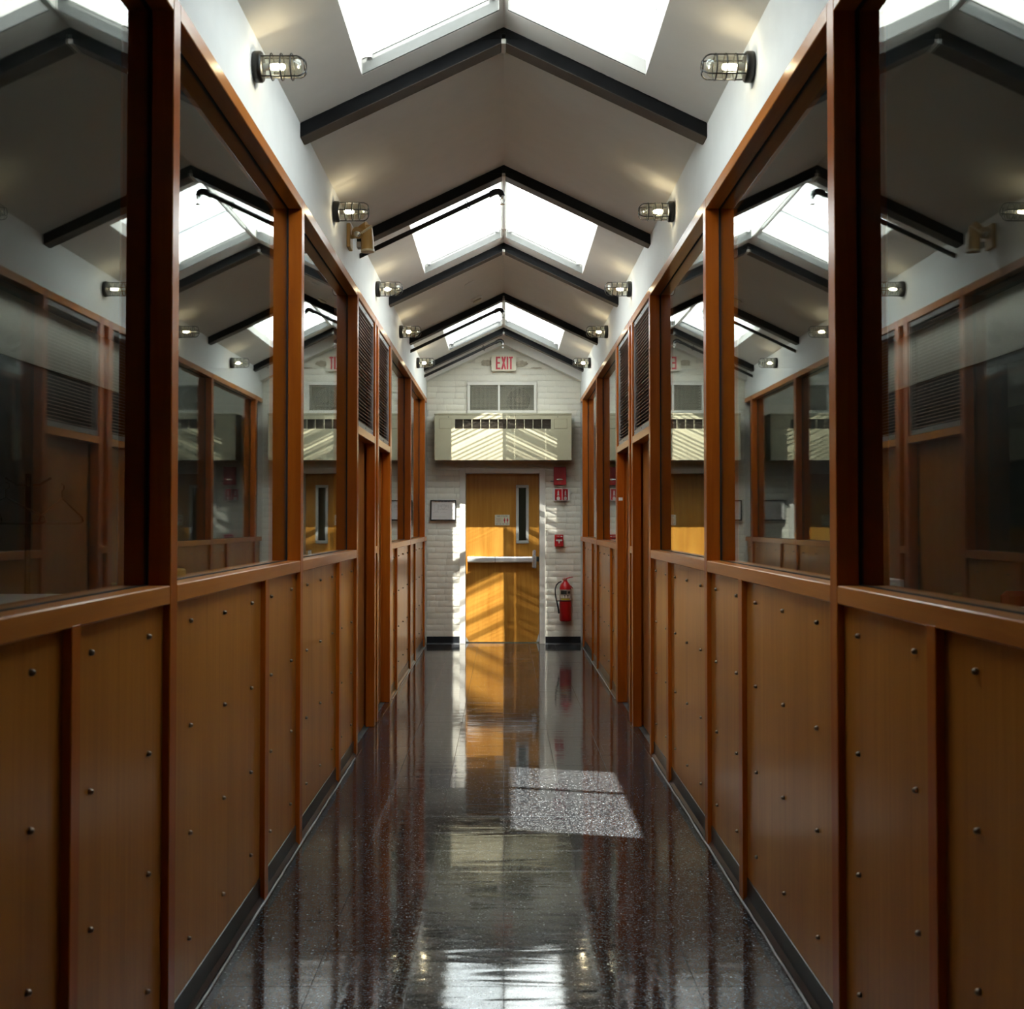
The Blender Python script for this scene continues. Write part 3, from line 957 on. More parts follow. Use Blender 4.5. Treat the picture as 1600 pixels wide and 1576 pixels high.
for cx in (0.010, 0.046):
    bm = bm_new()
    prism(bm, [(cx - 0.012, sz0 + 0.062), (cx - 0.005, sz0 + 0.078), (cx + 0.005, sz0 + 0.078), (cx + 0.012, sz0 + 0.062), (cx + 0.005, sz0 + 0.048), (cx + 0.004, sz0 + 0.028), (cx - 0.004, sz0 + 0.028), (cx - 0.005, sz0 + 0.048)], LY - 0.0052, LY - 0.0035)
    lathe(bm, [(0.006, LY - 0.0052), (0.006, LY - 0.0035)], 'y', (cx, 0, sz0 + 0.086), 10)
    obj('red_figure', bm, 'exit_red', root)

# ------------------------------------------------------------------ air handler over the door
AY = Y1 - 0.29
root = thing('wall_heater', 'wide beige wall heater unit with dark slot grille above the exit door', 'heater', (0, Y1 - 0.01, 2.195))
ax0, ax1, az0, az1 = -0.820, 0.804, 2.195, 2.752
gx0, gx1, gz0, gz1 = -0.577, 0.560, 2.567, 2.681
bm = bm_new()
box(bm, ax0, ax1, AY + 0.03, Y1 - 0.010, az0, az1 - 0.024, 0.003)
box(bm, ax0, ax1, AY, AY + 0.0305, az0, gz0, 0.002); box(bm, ax0, ax1, AY, AY + 0.0305, gz1, az1 - 0.024, 0.002)
box(bm, ax0, gx0, AY, AY + 0.0305, gz0 - 0.003, gz1 + 0.003); box(bm, gx1, ax1, AY, AY + 0.0305, gz0 - 0.003, gz1 + 0.003)
obj('casing', bm, 'ac', root)
bm = bm_new(); box(bm, ax0 - 0.003, ax1 + 0.003, AY - 0.004, Y1 - 0.01, az1 - 0.020, az1, 0.003); obj('lid', bm, 'ac', root)
bm = bm_new(); box(bm, ax0 + 0.003, ax1 - 0.003, AY + 0.004, Y1 - 0.01, az1 - 0.025, az1 - 0.019); obj('lid_gap', bm, 'ac_line', root)
bm = bm_new(); box(bm, gx0, gx1, AY + 0.022, AY + 0.0315, gz0, gz1); obj('grille_back', bm, 'ac_dark', root)
nbars = 11
for i in range(1, nbars):
    xx = gx0 + (gx1 - gx0) * i / nbars - 0.005
    bm = bm_new(); box(bm, xx - 0.0035, xx + 0.0035, AY + 0.001, AY + 0.024, gz0 - 0.001, gz1 + 0.001)
    obj('grille_bar', bm, 'ac', root)
for i in range(8):
    zz = gz0 + (gz1 - gz0) * (i + 0.5) / 8
    bm = bm_new(); box(bm, gx0, gx1, AY + 0.014, AY + 0.0225, zz - 0.0016, zz + 0.0016)
    obj('grille_fin', bm, 'ac_dark', root)
for a, b in ((-0.765, -0.612), (0.598, 0.752)):
    bm = bm_new(); box(bm, a, b, AY - 0.0008, AY + 0.004, gz0 + 0.002, gz1 + 0.004, 0.0005); obj('hatch_gap', bm, 'ac_line', root)
    bm = bm_new(); box(bm, a + 0.003, b - 0.003, AY - 0.0025, AY + 0.004, gz0 + 0.005, gz1 + 0.001, 0.001); obj('hatch', bm, 'ac', root)
for xx in (-0.655, -0.007, 0.640):
    bm = bm_new(); lathe(bm, [(0.005, AY - 0.002), (0.005, AY + 0.002)], 'y', (xx, 0, 2.708), 10); obj('screw', bm, 'black', root)

# ------------------------------------------------------------------ ventilation opening with wire mesh
root = thing('vent_grille', 'wire mesh vent in a white frame between exit sign and wall heater', 'vent', (-0.02, Y1, 2.79))
bm = bm_new(); rect_frame(bm, 'y', Y1 - 0.030, Y1 + 0.03, -0.440, 0.398, 2.778, 3.150, 0.034, 0.003)
box(bm, -0.070, -0.044, Y1 - 0.026, Y1 + 0.03, 2.81, 3.12, 0.002)
obj('frame', bm, 'steel_paint', root)
bm = bm_new()
for x0, x1 in ((-0.408, -0.068), (-0.046, 0.366)):
    n = int((x1 - x0) / 0.0150)
    for i in range(1, n): 
        xx = x0 + (x1 - x0) * i / n; box(bm, xx - 0.0016, xx + 0.0016, Y1 - 0.010, Y1 - 0.006, 2.81, 3.118)
    for i in range(1, 21):
        zz = 2.81 + 0.308 * i / 21; box(bm, x0, x1, Y1 - 0.012, Y1 - 0.009, zz - 0.0014, zz + 0.0014)
stuff(obj('wire_mesh', bm, 'mesh_wire', root))
bm = bm_new(); box(bm, -0.412, 0.37, Y1 + 0.22, Y1 + 0.24, 2.79, 3.13); obj('duct_back', bm, 'duct', root)
bm = bm_new()
for i in range(9):
    zz = 2.82 + 0.033 * i
    box(bm, -0.40, -0.11, Y1 + 0.05, Y1 + 0.085, zz, zz + 0.012)
obj('damper', bm, 'duct', root)
bm = bm_new(); lathe(bm, [(0.150, Y1 + 0.05), (0.150, Y1 + 0.20)], 'y', (0.185, 0, 2.955), 28, False)
lathe(bm, [(0.045, Y1 + 0.06), (0.045, Y1 + 0.2)], 'y', (0.185, 0, 2.955), 16)
obj('fan_shroud', bm, 'ac_dark', root)
bm = bm_new(); lathe(bm, [(0.142, Y1 + 0.19), (0.142, Y1 + 0.195)], 'y', (0.185, 0, 2.955), 28); obj('fan_mouth', bm, 'gasket', root)
bm = bm_new(); prism(bm, [(-0.03, 2.86), (0.12, 2.82), (0.12, 2.80), (-0.03, 2.80)], Y1 + 0.05, Y1 + 0.08); obj('duct_flap', bm, 'duct', root)

# ------------------------------------------------------------------ exit sign
root = thing('exit_sign', 'cream sign with red EXIT lettering high on the brick gable', 'sign', (0, Y1 - 0.012, 3.29))
bm = bm_new()
def rrect(x0, x1, z0, z1, r, n=5):
    pts = []
    for cx, cz, a0 in ((x1 - r, z1 - r, 0), (x0 + r, z1 - r, 90), (x0 + r, z0 + r, 180), (x1 - r, z0 + r, 270)):
        for i in range(n + 1):
            a = R(a0 + 90 * i / n); pts.append((cx + r * math.cos(a), cz + r * math.sin(a)))
    return pts
prism(bm, rrect(-0.149, 0.149, 3.283, 3.472, 0.024), Y1 - 0.062, Y1 - 0.012)
obj('housing', bm, 'cream', root)
ez0, ez1, yy = 3.302, 3.455, Y1 - 0.0635
def stroke(bm, pts): prism(bm, pts, yy - 0.002, yy + 0.003)
bm = bm_new()
stroke(bm, [(-0.094, ez0), (-0.074, ez0), (-0.074, ez1), (-0.094, ez1)])
for za, zb, l in ((ez0, ez0 + 0.020, -0.040), (ez1 - 0.020, ez1, -0.040), ((ez0 + ez1) / 2 - 0.009, (ez0 + ez1) / 2 + 0.011, -0.044)):
    stroke(bm, [(-0.076, za), (l, za), (l, zb), (-0.076, zb)])
obj('letter_e', bm, 'exit_red', root)
bm = bm_new()
stroke(bm, [(-0.031, ez0), (-0.010, ez0), (0.029, ez1), (0.008, ez1)])
yy -= 0.0005; stroke(bm, [(0.010, ez0), (0.031, ez0), (-0.008, ez1), (-0.029, ez1)]); yy += 0.0005
obj('letter_x', bm, 'exit_red', root)
bm = bm_new(); stroke(bm, [(0.036, ez0), (0.055, ez0), (0.055, ez1), (0.036, ez1)]); obj('letter_i', bm, 'exit_red', root)
bm = bm_new(); stroke(bm, [(0.077, ez0), (0.096, ez0), (0.096, ez1 - 0.019), (0.077, ez1 - 0.019)]); stroke(bm, [(0.062, ez1 - 0.020), (0.111, ez1 - 0.020), (0.111, ez1), (0.062, ez1)]); obj('letter_t', bm, 'exit_red', root)

# ------------------------------------------------------------------ plan in a dark frame
root = thing('framed_plan', 'floor plan in a thin dark frame on brick wall left of exit door', 'picture', (-0.727, Y1 - 0.014, 1.477))
fx0, fx1, fz0, fz1 = -0.882, -0.572, 1.482, 1.728
bm = bm_new(); rect_frame(bm, 'y', Y1 - 0.036, Y1 - 0.012, fx0, fx1, fz0, fz1, 0.013, 0.002); obj('frame', bm, 'black', root)
bm = bm_new(); box(bm, fx0 + 0.01, fx1 - 0.01, Y1 - 0.024, Y1 - 0.014, fz0 + 0.01, fz1 - 0.01); obj('paper', bm, 'paper', root)
bm = bm_new(); py = Y1 - 0.0245
def ln(x0, z0, x1, z1, w=0.0022):
    tube(bm, [(fx0 + x0, py, fz0 + z0), (fx0 + x1, py, fz0 + z1)], w / 2, 4)
for seg in ((0.05, 0.19, 0.05, 0.12), (0.09, 0.20, 0.09, 0.11), (0.09, 0.20, 0.05, 0.20), (0.05, 0.11, 0.09, 0.11), (0.095, 0.185, 0.215, 0.185), (0.095, 0.165, 0.215, 0.165), (0.095, 0.135, 0.205, 0.135),
            (0.215, 0.19, 0.215, 0.15), (0.095, 0.19, 0.095, 0.13), (0.12, 0.185, 0.12, 0.165), (0.19, 0.185, 0.19, 0.165), (0.03, 0.095, 0.10, 0.10), (0.03, 0.045, 0.19, 0.045), (0.12, 0.10, 0.19, 0.10)): ln(*seg)
tube(bm, [(fx0 + 0.155 + 0.026 * math.cos(2 * PI * i / 8 + 0.39), py, fz0 + 0.168 + 0.030 * math.sin(2 * PI * i / 8 + 0.39)) for i in range(8)], 0.0014, 4, True)
for i in range(5): box(bm, fx0 + 0.05 + 0.04 * i, fx0 + 0.075 + 0.04 * i, py - 0.0006, py + 0.001, fz1 - 0.023, fz1 - 0.018)
obj('plan_drawing', bm, 'pale_ink', root)

# ------------------------------------------------------------------ red fittings right of the door
def rz(y): return CAM_H + (815 - y) / 129.5
def rx(px): return (px - 787) / 129.5
root = thing('fire_alarm', 'tall red alarm strobe box on brick under the heater right end', 'alarm', (0.677, Y1 - 0.012, rz(757.6)))
bm = bm_new(); box(bm, rx(865), rx(884.2), Y1 - 0.062, Y1 - 0.010, rz(757.5), rz(729.6), 0.004); obj('housing', bm, 'red_dark', root)
bm = bm_new(); ball(bm, (rx(874.5), Y1 - 0.060, rz(749.3)), 0.052, 1.0, 0.36, 0.36, 18, 10); obj('strobe_lens', bm, 'clear', root, True)
bm = bm_new(); ball(bm, (rx(874.5), Y1 - 0.060, rz(749.3)), 0.050, 0.86, 0.16, 0.26, 14, 8); obj('strobe_reflector', bm, 'chrome', root, True)
t = letters('FIRE', 0.022, 0.001); bmesh.ops.translate(t, vec=(rx(874.5), Y1 - 0.0628, rz(754.0)), verts=t.verts); obj('lettering', t, 'pale_red', root)
bm = bm_new(); tube(bm, [(rx(865.5), Y1 - 0.025, rz(751.8)), (rx(859.8), Y1 - 0.025, rz(751.8))], 0.006, 8); obj('conduit_stub', bm, 'black', root)

root = thing('extinguisher_sign', 'red and white angled extinguisher sign below the red alarm box', 'sign', (0.695, Y1 - 0.012, rz(783)))
z0, z1 = rz(782.4), rz(763.0)
bm = bm_new(); box(bm, rx(863.4), rx(890.5), Y1 - 0.020, Y1 - 0.012, z0, z1, 0.001)
prism(bm, [(rx(866.6), Y1 - 0.014), (rx(878.0), Y1 - 0.075), (rx(887.6), Y1 - 0.014)], z0 + 0.003, z1 - 0.003, 'z')
obj('bracket', bm, 'sign_white', root)
p0 = Vector((rx(866.6), Y1 - 0.014, 0)); pk = Vector((rx(878.0), Y1 - 0.075, 0)); p1 = Vector((rx(887.6), Y1 - 0.014, 0))
for a, b, tone in ((p0, pk, 'red'), (pk, p1, 'red')):
    L = (b - a).length; u = (b - a).normalized(); nrm = Vector((u.y, -u.x, 0))
    Mx = Matrix(((u.x, -nrm.x, 0, a.x), (u.y, -nrm.y, 0, a.y), (0, 0, 1, 0), (0, 0, 0, 1)))
    bm = bm_new(); box(bm, 0.006, L - 0.006, -0.0030, -0.0005, z0 + 0.010, z1 - 0.008); bmesh.ops.transform(bm, matrix=Mx, verts=bm.verts); face = obj('face', bm, tone, root)
    bm = bm_new(); c = L / 2; zz = z1 - 0.02
    prism(bm, [(c - 0.010, zz - 0.062), (c + 0.010, zz - 0.062), (c + 0.010, zz - 0.018), (c + 0.004, zz - 0.010), (c + 0.007, zz), (c - 0.004, zz - 0.008), (c - 0.010, zz - 0.020)], -0.0042, -0.0028)
    lathe(bm, [(0.024, -0.0042), (0.024, -0.0028)], 'y', (c, 0, z0 + 0.030), 14)
    t = letters('FIRE', 0.020, 0.001); bmesh.ops.translate(t, vec=(c, -0.0036, z0 + 0.067), verts=t.verts); merge(bm, t)
    bmesh.ops.transform(bm, matrix=Mx, verts=bm.verts); obj('pictogram', bm, 'sign_white', face)

root = thing('pull_station', 'small red fire alarm pull station with white T handle above the extinguisher', 'alarm', (0.664, Y1 - 0.012, rz(854)))
x0, x1, z0, z1 = rx(866.4), rx(879.8), rz(853.6), rz(835)
bm = bm_new(); box(bm, x0, x1, Y1 - 0.060, Y1 - 0.010, z0, z1, 0.005); obj('housing', bm, 'red', root)
bm = bm_new(); c = (x0 + x1) / 2; zt = z1 - 0.058
prism(bm, [(x0 + 0.014, zt), (x1 - 0.014, zt), (x1 - 0.014, zt - 0.018), (c + 0.009, zt - 0.020), (c + 0.007, zt - 0.046), (c - 0.007, zt - 0.046), (c - 0.009, zt - 0.020), (x0 + 0.014, zt - 0.018)], Y1 - 0.066, Y1 - 0.058)
obj('pull_handle', bm, 'sign_white', root)
bm = bm_new(); box(bm, c - 0.022, c + 0.022, Y1 - 0.0615, Y1 - 0.058, zt + 0.004, zt + 0.016); obj('slot', bm, 'black', root)
t = letters('FIRE', 0.020, 0.001); bmesh.ops.translate(t, vec=(c - 0.012, Y1 - 0.0606, z1 - 0.020), verts=t.verts)
box(t, c + 0.018, c + 0.04, Y1 - 0.061, Y1 - 0.0598, z1 - 0.028, z1 - 0.014); obj('lettering', t, 'sign_white', root)
bm = bm_new(); box(bm, c - 0.02, c + 0.02, Y1 - 0.061, Y1 - 0.0598, z0 + 0.012, z0 + 0.020); obj('small_print', bm, 'pale_red', root)

# fire extinguisher
ex = thing('fire_extinguisher', 'red fire extinguisher with black hose hanging on the brick wall', 'extinguisher', (rx(882), Y1 - 0.09, rz(969)))
cx, cyy, zb = rx(882.6), Y1 - 0.092, rz(968.8)
bm = bm_new(); r = 0.0705
h = rz(908) - zb
lathe(bm, [(0.052, zb), (0.064, zb + 0.004), (r, zb + 0.014), (r, zb + h * 0.80), (r * 0.985, zb + h * 0.86), (r * 0.85, zb + h * 0.92), (r * 0.55, zb + h * 0.97), (0.026, zb + h), (0.022, zb + h + 0.02)], 'z', (cx, cyy, 0), 28)
obj('cylinder', bm, 'red', ex, True)
bm = bm_new(); la, lb = rz(936), rz(919.5); lathe(bm, [(r + 0.0008, la), (r + 0.0008, lb)], 'z', (cx, cyy, 0), 28, False); lab = obj('label_band', bm, 'label_print', ex, True)
def on_can(bm, a0, a1, z0, z1, rr=r + 0.0016):
    n = 6; vs = []
    for i in range(n + 1):
        a = R(a0 + (a1 - a0) * i / n)
        vs.append((bm.verts.new((cx + rr * math.sin(a), cyy - rr * math.cos(a), z0)), bm.verts.new((cx + rr * math.sin(a), cyy - rr * math.cos(a), z1))))
    for i in range(n): bm.faces.new((vs[i][0], vs[i + 1][0], vs[i + 1][1], vs[i][1]))
bm = bm_new(); on_can(bm, -52, 10, rz(927), rz(921)); on_can(bm, 20, 52, rz(926), rz(922)); on_can(bm, -30, 40, rz(930), rz(928)); obj('label_print', bm, 'ink', lab)
bm = bm_new()
for a in (-56, -32, -4, 26): on_can(bm, a, a + 19, rz(932.4), rz(928.4), r + 0.0022)
obj('label_symbols', bm, 'sign_white', lab)
bm = bm_new(); on_can(bm, -45, 40, rz(935.5), rz(933.2)); obj('label_strip', bm, 'pipe_tag', lab)
bm = bm_new(); lathe(bm, [(r + 0.002, rz(938)), (r + 0.002, rz(936.4))], 'z', (cx, cyy, 0), 28, False); obj('strap', bm, 'black', ex)
bm = bm_new(); zt = zb + h
lathe(bm, [(0.018, zt + 0.005), (0.018, zt + 0.04), (0.012, zt + 0.045)], 'z', (cx, cyy, 0), 12)
tube(bm, [(cx, cyy - 0.004, zt + 0.030), (cx - 0.035, cyy - 0.012, zt + 0.031)], 0.011, 8); obj('valve', bm, 'chrome', ex, True)
bm = bm_new()
zl = rz(903.0)
prism(bm, [(cx - 0.022, zl - 0.012), (cx + 0.012, zl - 0.020), (cx + 0.022, zl - 0.002), (cx + 0.060, zl + 0.010), (cx + 0.092, zl + 0.016), (cx + 0.090, zl + 0.022), (cx + 0.050, zl + 0.019), (cx + 0.012, zl + 0.008), (cx - 0.020, zl + 0.008)], cyy - 0.012, cyy + 0.012)
obj('lever', bm, 'red', ex)
bm = bm_new()
prism(bm, [(cx + 0.004, zl - 0.022), (cx + 0.016, zl - 0.022), (cx + 0.060, zl - 0.078), (cx + 0.094, zl - 0.112), (cx + 0.088, zl - 0.120), (cx + 0.050, zl - 0.088)], cyy - 0.011, cyy + 0.011)
obj('carry_handle', bm, 'red', ex)
bm = bm_new()
hp = [(876.5, 907.2), (872, 909), (868.5, 913), (866.8, 919), (867, 927), (868.4, 935), (870.2, 943), (871.8, 950), (872.6, 956.5)]
tube(bm, [(rx(a), cyy - 0.03, rz(b)) for a, b in hp], [0.008] * 6 + [0.009, 0.010, 0.012], 8)
obj('hose', bm, 'rubber', ex, True)
bm = bm_new(); tube(bm, [(rx(868.5), cyy - 0.03, rz(937.2)), (rx(875), cyy - 0.045, rz(937.2))], 0.006, 6); obj('hose_clip', bm, 'black', ex)
bm = bm_new(); box(bm, cx - 0.02, cx + 0.02, cyy + 0.05, Y1 - 0.008, rz(925), rz(908), 0.002); obj('wall_hook', bm, 'black', ex)

# ------------------------------------------------------------------ caged jar lamps
def make_lamp(rot):
    root = empty('wall_lamp')
    bm = bm_new()
    lathe(bm, [(0.054, 0.0), (0.057, 0.006), (0.057, 0.026), (0.052, 0.032), (0.046, 0.034)], 'x', (0, 0, 0), 24); obj('base', bm, 'black', root, True)
    bm = bm_new()
    pr = [(0.036, 0.030)]
    for i in range(11): pr.append((0.0405 + (0.0012 if i % 2 else 0), 0.036 + 0.0098 * i))
    pr += [(0.0405, 0.144), (0.037, 0.158), (0.028, 0.170), (0.014, 0.176), (0.004, 0.178)]
    lathe(bm, pr, 'x', (0, 0, 0), 24); obj('glass_jar', bm, 'jar', root, True)
    bm = bm_new()
    rr = 0.0475; wr = 0.0030
    for xx in (0.066, 0.103, 0.141):
        tube(bm, [(xx, rr * math.cos(2 * PI * i / 20), rr * math.sin(2 * PI * i / 20)) for i in range(20)], wr, 6, True)
    for q in range(4):
        a = rot + PI / 2 * q; c, s_ = math.cos(a), math.sin(a); r2 = rr + 0.002
        tube(bm, [(0.026, r2 * c, r2 * s_), (0.165, r2 * c, r2 * s_), (0.178, r2 * 0.88 * c, r2 * 0.88 * s_), (0.187, r2 * 0.66 * c, r2 * 0.66 * s_), (0.190, r2 * 0.42 * c, r2 * 0.42 * s_)], wr, 6)
    tube(bm, [(0.190, 0.0215 * math.cos(2 * PI * i / 14), 0.0215 * math.sin(2 * PI * i / 14)) for i in range(14)], wr, 6, True)
    obj('cage', bm, 'black', root, True)
    bm = bm_new(); lathe(bm, [(0.013, 0.03), (0.013, 0.058), (0.010, 0.06)], 'x', (0, 0, 0), 12); obj('socket', bm, 'white_plastic', root, True)
    bm = bm_new(); lathe(bm, [(0.008, 0.058), (0.011, 0.064), (0.0135, 0.074), (0.0135, 0.088), (0.010, 0.098), (0.004, 0.102)], 'x', (0, 0, 0), 8); obj('bulb', bm, 'bulb', root, True)
    return root
lamp_y = [4.33, 6.37, 8.50, 10.42, 12.47]
where = ['between the nearest skylight and big post', 'just in front of the second dark rafter', 'under the middle skylight', 'between the third and fourth dark rafters', 'under the farthest skylight by the end wall']
rots = [1.05, 0.02, 0.03, 0.02, 0.0]; rots_r = [0.75, 0.80, 0.05, 0.06, 0.02]
for s, side in ((-1, 'left'), (1, 'right')):
    protos = {}
    for i, yl in enumerate(lamp_y):
        rt = (rots if s < 0 else rots_r)[i]
        o = make_lamp(rt)
        o.location = (s * (A + 0.003), yl, 3.162); o.rotation_euler = (0, 0, 0 if s < 0 else PI)
        tag(o, 'black caged jar lamp on %s wall %s' % (side, where[i]), 'lamp', 'caged jar lamps along the corridor')

# ------------------------------------------------------------------ emergency light (tan, two heads)
def px(p, y, z=None): return ((p - 787) * y / 1830, y)
root = thing('emergency_light', 'tan twin-head emergency light on left wall below the second lamp', 'emergency light', (-A, 6.95, 3.12))
ey = 6.95
def PX(p): return (p - 787) * ey / 1830
def PZ(y): return CAM_H + (815 - y) * ey / 1830
bm = bm_new(); box(bm, -A - 0.004, PX(548), ey - 0.05, ey + 0.06, PZ(387), PZ(349), 0.004); obj('back_plate', bm, 'tan', root)
bm = bm_new(); tube(bm, [(PX(547), ey, PZ(368)), (PX(556), ey, PZ(366)), (PX(566), ey - 0.01, PZ(366))], 0.014, 8); obj('yoke', bm, 'tan', root)
bm = bm_new(); tube(bm, [(PX(557), ey + 0.01, PZ(358)), (PX(566), ey - 0.02, PZ(356)), (PX(574), ey - 0.03, PZ(354))], [0.018, 0.026, 0.034], 14); obj('swivel', bm, 'tan', root, True)
hd = Vector((-0.15, -0.85, -0.35)).normalized()
c0 = Vector((PX(559.5), ey - 0.055, PZ(365)))
bm = bm_new(); tube(bm, [c0 - hd * 0.055, c0 - hd * 0.02, c0], [0.018, 0.030, 0.036], 18); obj('lamp_head', bm, 'tan', root, True)
bm = bm_new(); ball(bm, c0 + hd * 0.004, 0.034, 1, 0.8, 1, 18, 12); obj('lens', bm, 'clear', root, True)
bm = bm_new(); ball(bm, c0 - hd * 0.006, 0.026, 1, 0.35, 1, 14, 8); obj('reflector', bm, 'chrome', root, True)
bm = bm_new()
tube(bm, [(PX(572), ey - 0.02, PZ(352)), (PX(573.5), ey - 0.02, PZ(370)), (PX(574.2), ey - 0.02, PZ(391))], [0.034, 0.037, 0.038], 20); obj('lamp_head', bm, 'tan', root, True)
bm = bm_new(); tube(bm, [(PX(574.2), ey - 0.02, PZ(389.5)), (PX(574.3), ey - 0.02, PZ(393))], 0.0405, 20); obj('rim', bm, 'tan_pale', root, True)
bm = bm_new(); tube(bm, [(PX(565), ey - 0.058, PZ(365.5)), (PX(581.6), ey - 0.058, PZ(354.5))], 0.0075, 6); obj('side_band', bm, 'tan_pale', root)
bm = bm_new(); box(bm, PX(557), PX(564), ey - 0.03, ey + 0.03, PZ(386), PZ(377), 0.002); obj('transformer', bm, 'pale_ink', root)

# ------------------------------------------------------------------ sprinkler branch pipes
def sprinkler(yp, zw, label):
    root = thing('sprinkler_pipe', label, 'pipe', (-A, yp, zw), 0, 'sprinkler branch pipes')
    sl = 0.476; r = 0.0155
    xe = -0.055
    ze = zw + (xe + A) * sl
    bm = bm_new(); tube(bm, [(-A - 0.01, yp, zw - 0.005), (xe, yp, ze)], r, 12); obj('pipe', bm, 'pipe', root, True)
    bm = bm_new()
    tube(bm, [(xe - 0.03, yp, ze - 0.0142), (xe, yp, ze), (xe + 0.022, yp, ze + 0.003), (xe + 0.038, yp, ze - 0.008), (xe + 0.045, yp, ze - 0.028)], [0.021, 0.021, 0.022, 0.021, 0.019], 12)
    lathe(bm, [(0.022, 0), (0.022, 0.012)], 'x', (xe - 0.036, yp, ze - 0.017), 12)
    obj('elbow', bm, 'pipe', root, True)
    hx, hz = xe + 0.046, ze - 0.028
    bm = bm_new(); lathe(bm, [(0.011, hz - 0.016), (0.013, hz)], 'z', (hx, yp, 0), 10)
    tube(bm, [(hx - 0.008, yp, hz - 0.014), (hx - 0.014, yp, hz - 0.032), (hx, yp, hz - 0.050), (hx + 0.014, yp, hz - 0.032), (hx + 0.008, yp, hz - 0.014)], 0.0028, 6)
    lathe(bm, [(0.017, hz - 0.054), (0.017, hz - 0.051)], 'z', (hx, yp, 0), 12)
    obj('sprinkler_head', bm, 'chrome', root, True)
    bm = bm_new()
    for xc in (-0.235,):
        zc = zw + (xc + A) * sl
        tube(bm, [(xc + 0.021 * math.cos(2 * PI * i / 12) * 0.9, yp + 0.0, zc + 0.021 * math.sin(2 * PI * i / 12)) for i in range(12)], 0.003, 5, True)
        tube(bm, [(xc + 0.0, yp, zc + 0.018), (xc - 0.012, yp - 0.006, zc + 0.045), (xc - 0.024, yp - 0.018, ceil_z(xc) - 0.058)], 0.0035, 6)
        tube(bm, [(xc + 0.004, yp, zc - 0.018), (xc + 0.008, yp, zc - 0.032)], 0.004, 6)
    obj('hanger', bm, 'pipe', root)
sprinkler(7.53, 3.185, 'black sprinkler pipe on left slope under the second dark rafter')
sprinkler(11.66, 3.170, 'black sprinkler pipe on left slope under the fourth dark rafter')
sprinkler(13.68, 3.172, 'dark sprinkler pipe on left slope just before the exit sign')

# ------------------------------------------------------------------ ceiling detectors
def on_slope(p, y):          # pixel to the left slope
    a = (p - 787) / 1830; b = (815 - y) / 1830
    yy = (APEX - CAM_H) / (b - SL * a) if a < 0 else (APEX - CAM_H) / (b + SL * a)
    return a * yy, yy
for (p, y, kind, label) in ((743.5, 464, 'dome', 'white domed smoke detector on ceiling slope beside the fourth rafter'), (734, 440.5, 'plate', 'flat round cover plate on ceiling slope between third and fourth rafters')):
    X, Yp = on_slope(p, y)
    root = thing('smoke_detector' if kind == 'dome' else 'cover_plate', label, 'detector' if kind == 'dome' else 'cover plate', (X, Yp, ceil_z(X)))
    bm = bm_new()
    if kind == 'dome':
        lathe(bm, [(0.058, 0.0), (0.060, -0.012), (0.052, -0.022)], 'z', (0, 0, 0), 22)
    else:
        lathe(bm, [(0.055, 0.0), (0.055, -0.006), (0.050, -0.008)], 'z', (0, 0, 0), 22)
    o = obj('base', bm, 'white_plastic', root, True, True); o.rotation_euler = (0, -math.atan(SL), 0)
    if kind == 'dome':
        bm = bm_new(); lathe(bm, [(0.044, -0.022), (0.042, -0.036), (0.030, -0.044), (0.010, -0.046)], 'z', (0, 0, 0), 20)
        o = obj('sensor_cap', bm, 'cream', root, True, True); o.rotation_euler = (0, -math.atan(SL), 0)
        bm = bm_new(); lathe(bm, [(0.0445, -0.027), (0.0445, -0.031)], 'z', (0, 0, 0), 20); o = obj('sensor_slot', bm, 'black', root, False, True); o.rotation_euler = (0, -math.atan(SL), 0)

# ------------------------------------------------------------------ things seen dimly through the glass
def counter(s, y0, y1, top, label):
    root = thing('counter', label, 'counter', (s * 1.9, (y0 + y1) / 2, 0))
    bm = bm_new(); box(bm, s * 1.10, s * 2.9, y0, y1, top - 0.03, top, 0.003); obj('worktop', bm, 'counter', root)
    bm = bm_new(); box(bm, s * 1.16, s * 2.84, y0 + 0.05, y1 - 0.05, 0.0, top - 0.03); obj('cabinet', bm, 'counter_body', root)
counter(-1, 3.5, 6.3, 1.080, 'white topped counter behind the left glass')
counter(1, 3.2, 5.36, 1.080, 'white topped counter behind the right glass')
root = thing('paper_box', 'pale box on the counter behind the right glass', 'box', (1.47, 4.6, 1.08))
bm = bm_new(); box(bm, 1.43, 1.53, 4.5, 4.72, 1.080, 1.20, 0.002); obj('carton', bm, 'carton', root)
bm = bm_new(); box(bm, 1.425, 1.535, 4.495, 4.725, 1.20, 1.245, 0.002); obj('lid', bm, 'carton', root)
# maroon chair
root = thing('tall_chair', 'maroon upholstered high chair behind the right counter', 'chair', (2.75, 5.75, 0))
bm = bm_new(); box(bm, 2.50, 2.98, 5.86, 5.93, 0.86, 1.12, 0.025); obj('backrest', bm, 'chair_red', root)
bm = bm_new(); box(bm, 2.50, 2.98, 5.46, 5.90, 0.70, 0.78, 0.025); obj('seat', bm, 'chair_red', root)
for xx in (2.53, 2.95):
    for yy in (5.50, 5.87):
        bm = bm_new(); tube(bm, [(xx, yy, 0), (xx, yy, 0.71 if yy < 5.6 else 0.98)], 0.014, 8); obj('leg', bm, 'black', root)
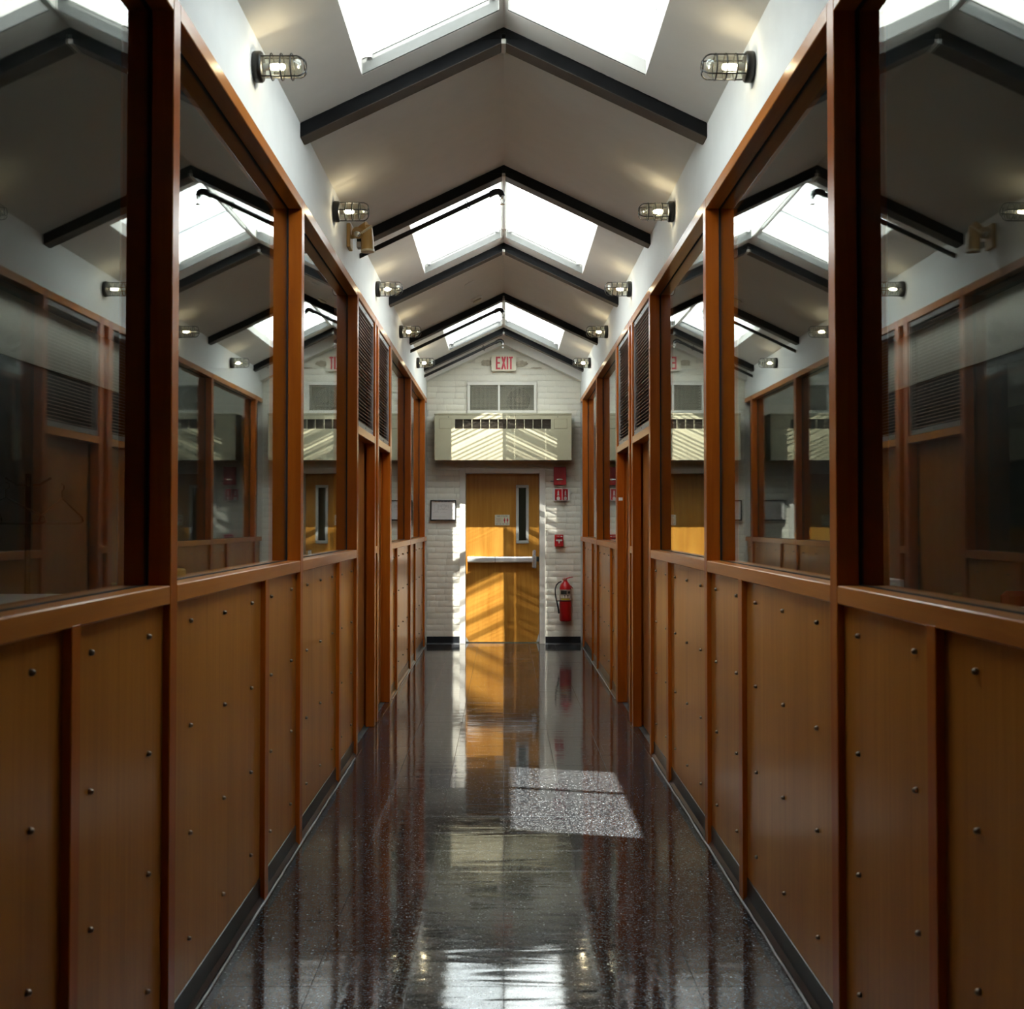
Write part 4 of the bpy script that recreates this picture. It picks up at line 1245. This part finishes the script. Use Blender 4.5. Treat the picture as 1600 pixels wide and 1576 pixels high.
# coat stand and hangers
root = thing('coat_stand', 'dark metal coat stand behind the near left glass', 'coat stand', (-1.86, 6.6, 0))
K = 6.6
def HX(p): return (p - 787) * K / 1830
def HZ(y): return CAM_H + (815 - y) * K / 1830
bm = bm_new(); tube(bm, [(HX(44), K, 0.03), (HX(44), K, HZ(740))], 0.018, 10); obj('pole', bm, 'dark_wire', root)
bm = bm_new(); lathe(bm, [(0.20, 0.0), (0.20, 0.015), (0.03, 0.035)], 'z', (HX(44), K, 0), 20); obj('foot', bm, 'dark_wire', root)
for a in range(4):
    an = a * PI / 2 + 0.4
    bm = bm_new(); tube(bm, [(HX(44), K, HZ(758)), (HX(44) + 0.06 * math.cos(an), K + 0.06 * math.sin(an), HZ(757)), (HX(44) + 0.12 * math.cos(an), K + 0.12 * math.sin(an), HZ(746))], 0.008, 6); obj('peg', bm, 'dark_wire', root)
for dx, dy, an, lab in ((0.19, 0.0, 1.35, 'dark wire coat hanger on the right of the coat stand'), (-0.19, 0.0, 1.8, 'dark wire coat hanger on the left of the coat stand'), (0.0, -0.30, 0.1, 'dark wire coat hanger at the front of the coat stand')):
    cx0, cy0, cz0 = HX(44) + dx, K + dy, HZ(762)
    o = thing('coat_hanger', lab, 'hanger', (cx0, cy0, cz0), 0, 'coat hangers on the stand')
    c, s_ = math.cos(an), math.sin(an)
    bm = bm_new()
    sh = [(-0.21, -0.19), (-0.20, -0.165), (0.0, -0.06), (0.20, -0.165), (0.21, -0.19), (0.19, -0.20), (-0.19, -0.20)]
    tube(bm, [(cx0 + u * c, cy0 + u * s_, cz0 + v) for u, v in sh], 0.006, 6, True); obj('shoulder_wire', bm, 'dark_wire', o)
    bm = bm_new()
    tube(bm, [(cx0, cy0, cz0 - 0.06), (cx0, cy0, cz0 - 0.02), (cx0 + 0.02 * c, cy0 + 0.02 * s_, cz0 - 0.005), (cx0 + 0.018 * c, cy0 + 0.018 * s_, cz0 + 0.015), (cx0 - 0.005 * c, cy0 - 0.005 * s_, cz0 + 0.022)], 0.004, 6); obj('hook', bm, 'dark_wire', o)

# small things on the left sill
root = thing('tape_roll', 'small white tape roll on the left sill behind the second pane', 'tape', (-1.035, 6.22, SILL1))
bm = bm_new(); lathe(bm, [(0.015, SILL1), (0.015, SILL1 + 0.022), (0.010, SILL1 + 0.022), (0.010, SILL1)], 'z', (-1.035, 6.22, 0), 16); obj('roll', bm, 'white_plastic', root, True)
bm = bm_new(); lathe(bm, [(0.0098, SILL1 + 0.001), (0.0098, SILL1 + 0.021)], 'z', (-1.035, 6.22, 0), 12); obj('core', bm, 'pale_ink', root)
root = thing('sponge', 'small ochre sponge on the left sill behind the big post', 'sponge', (-1.040, 3.74, SILL1))
bm = bm_new(); box(bm, -1.065, -1.020, 3.72, 3.77, SILL1, SILL1 + 0.028, 0.006); obj('body', bm, 'yellow', root)
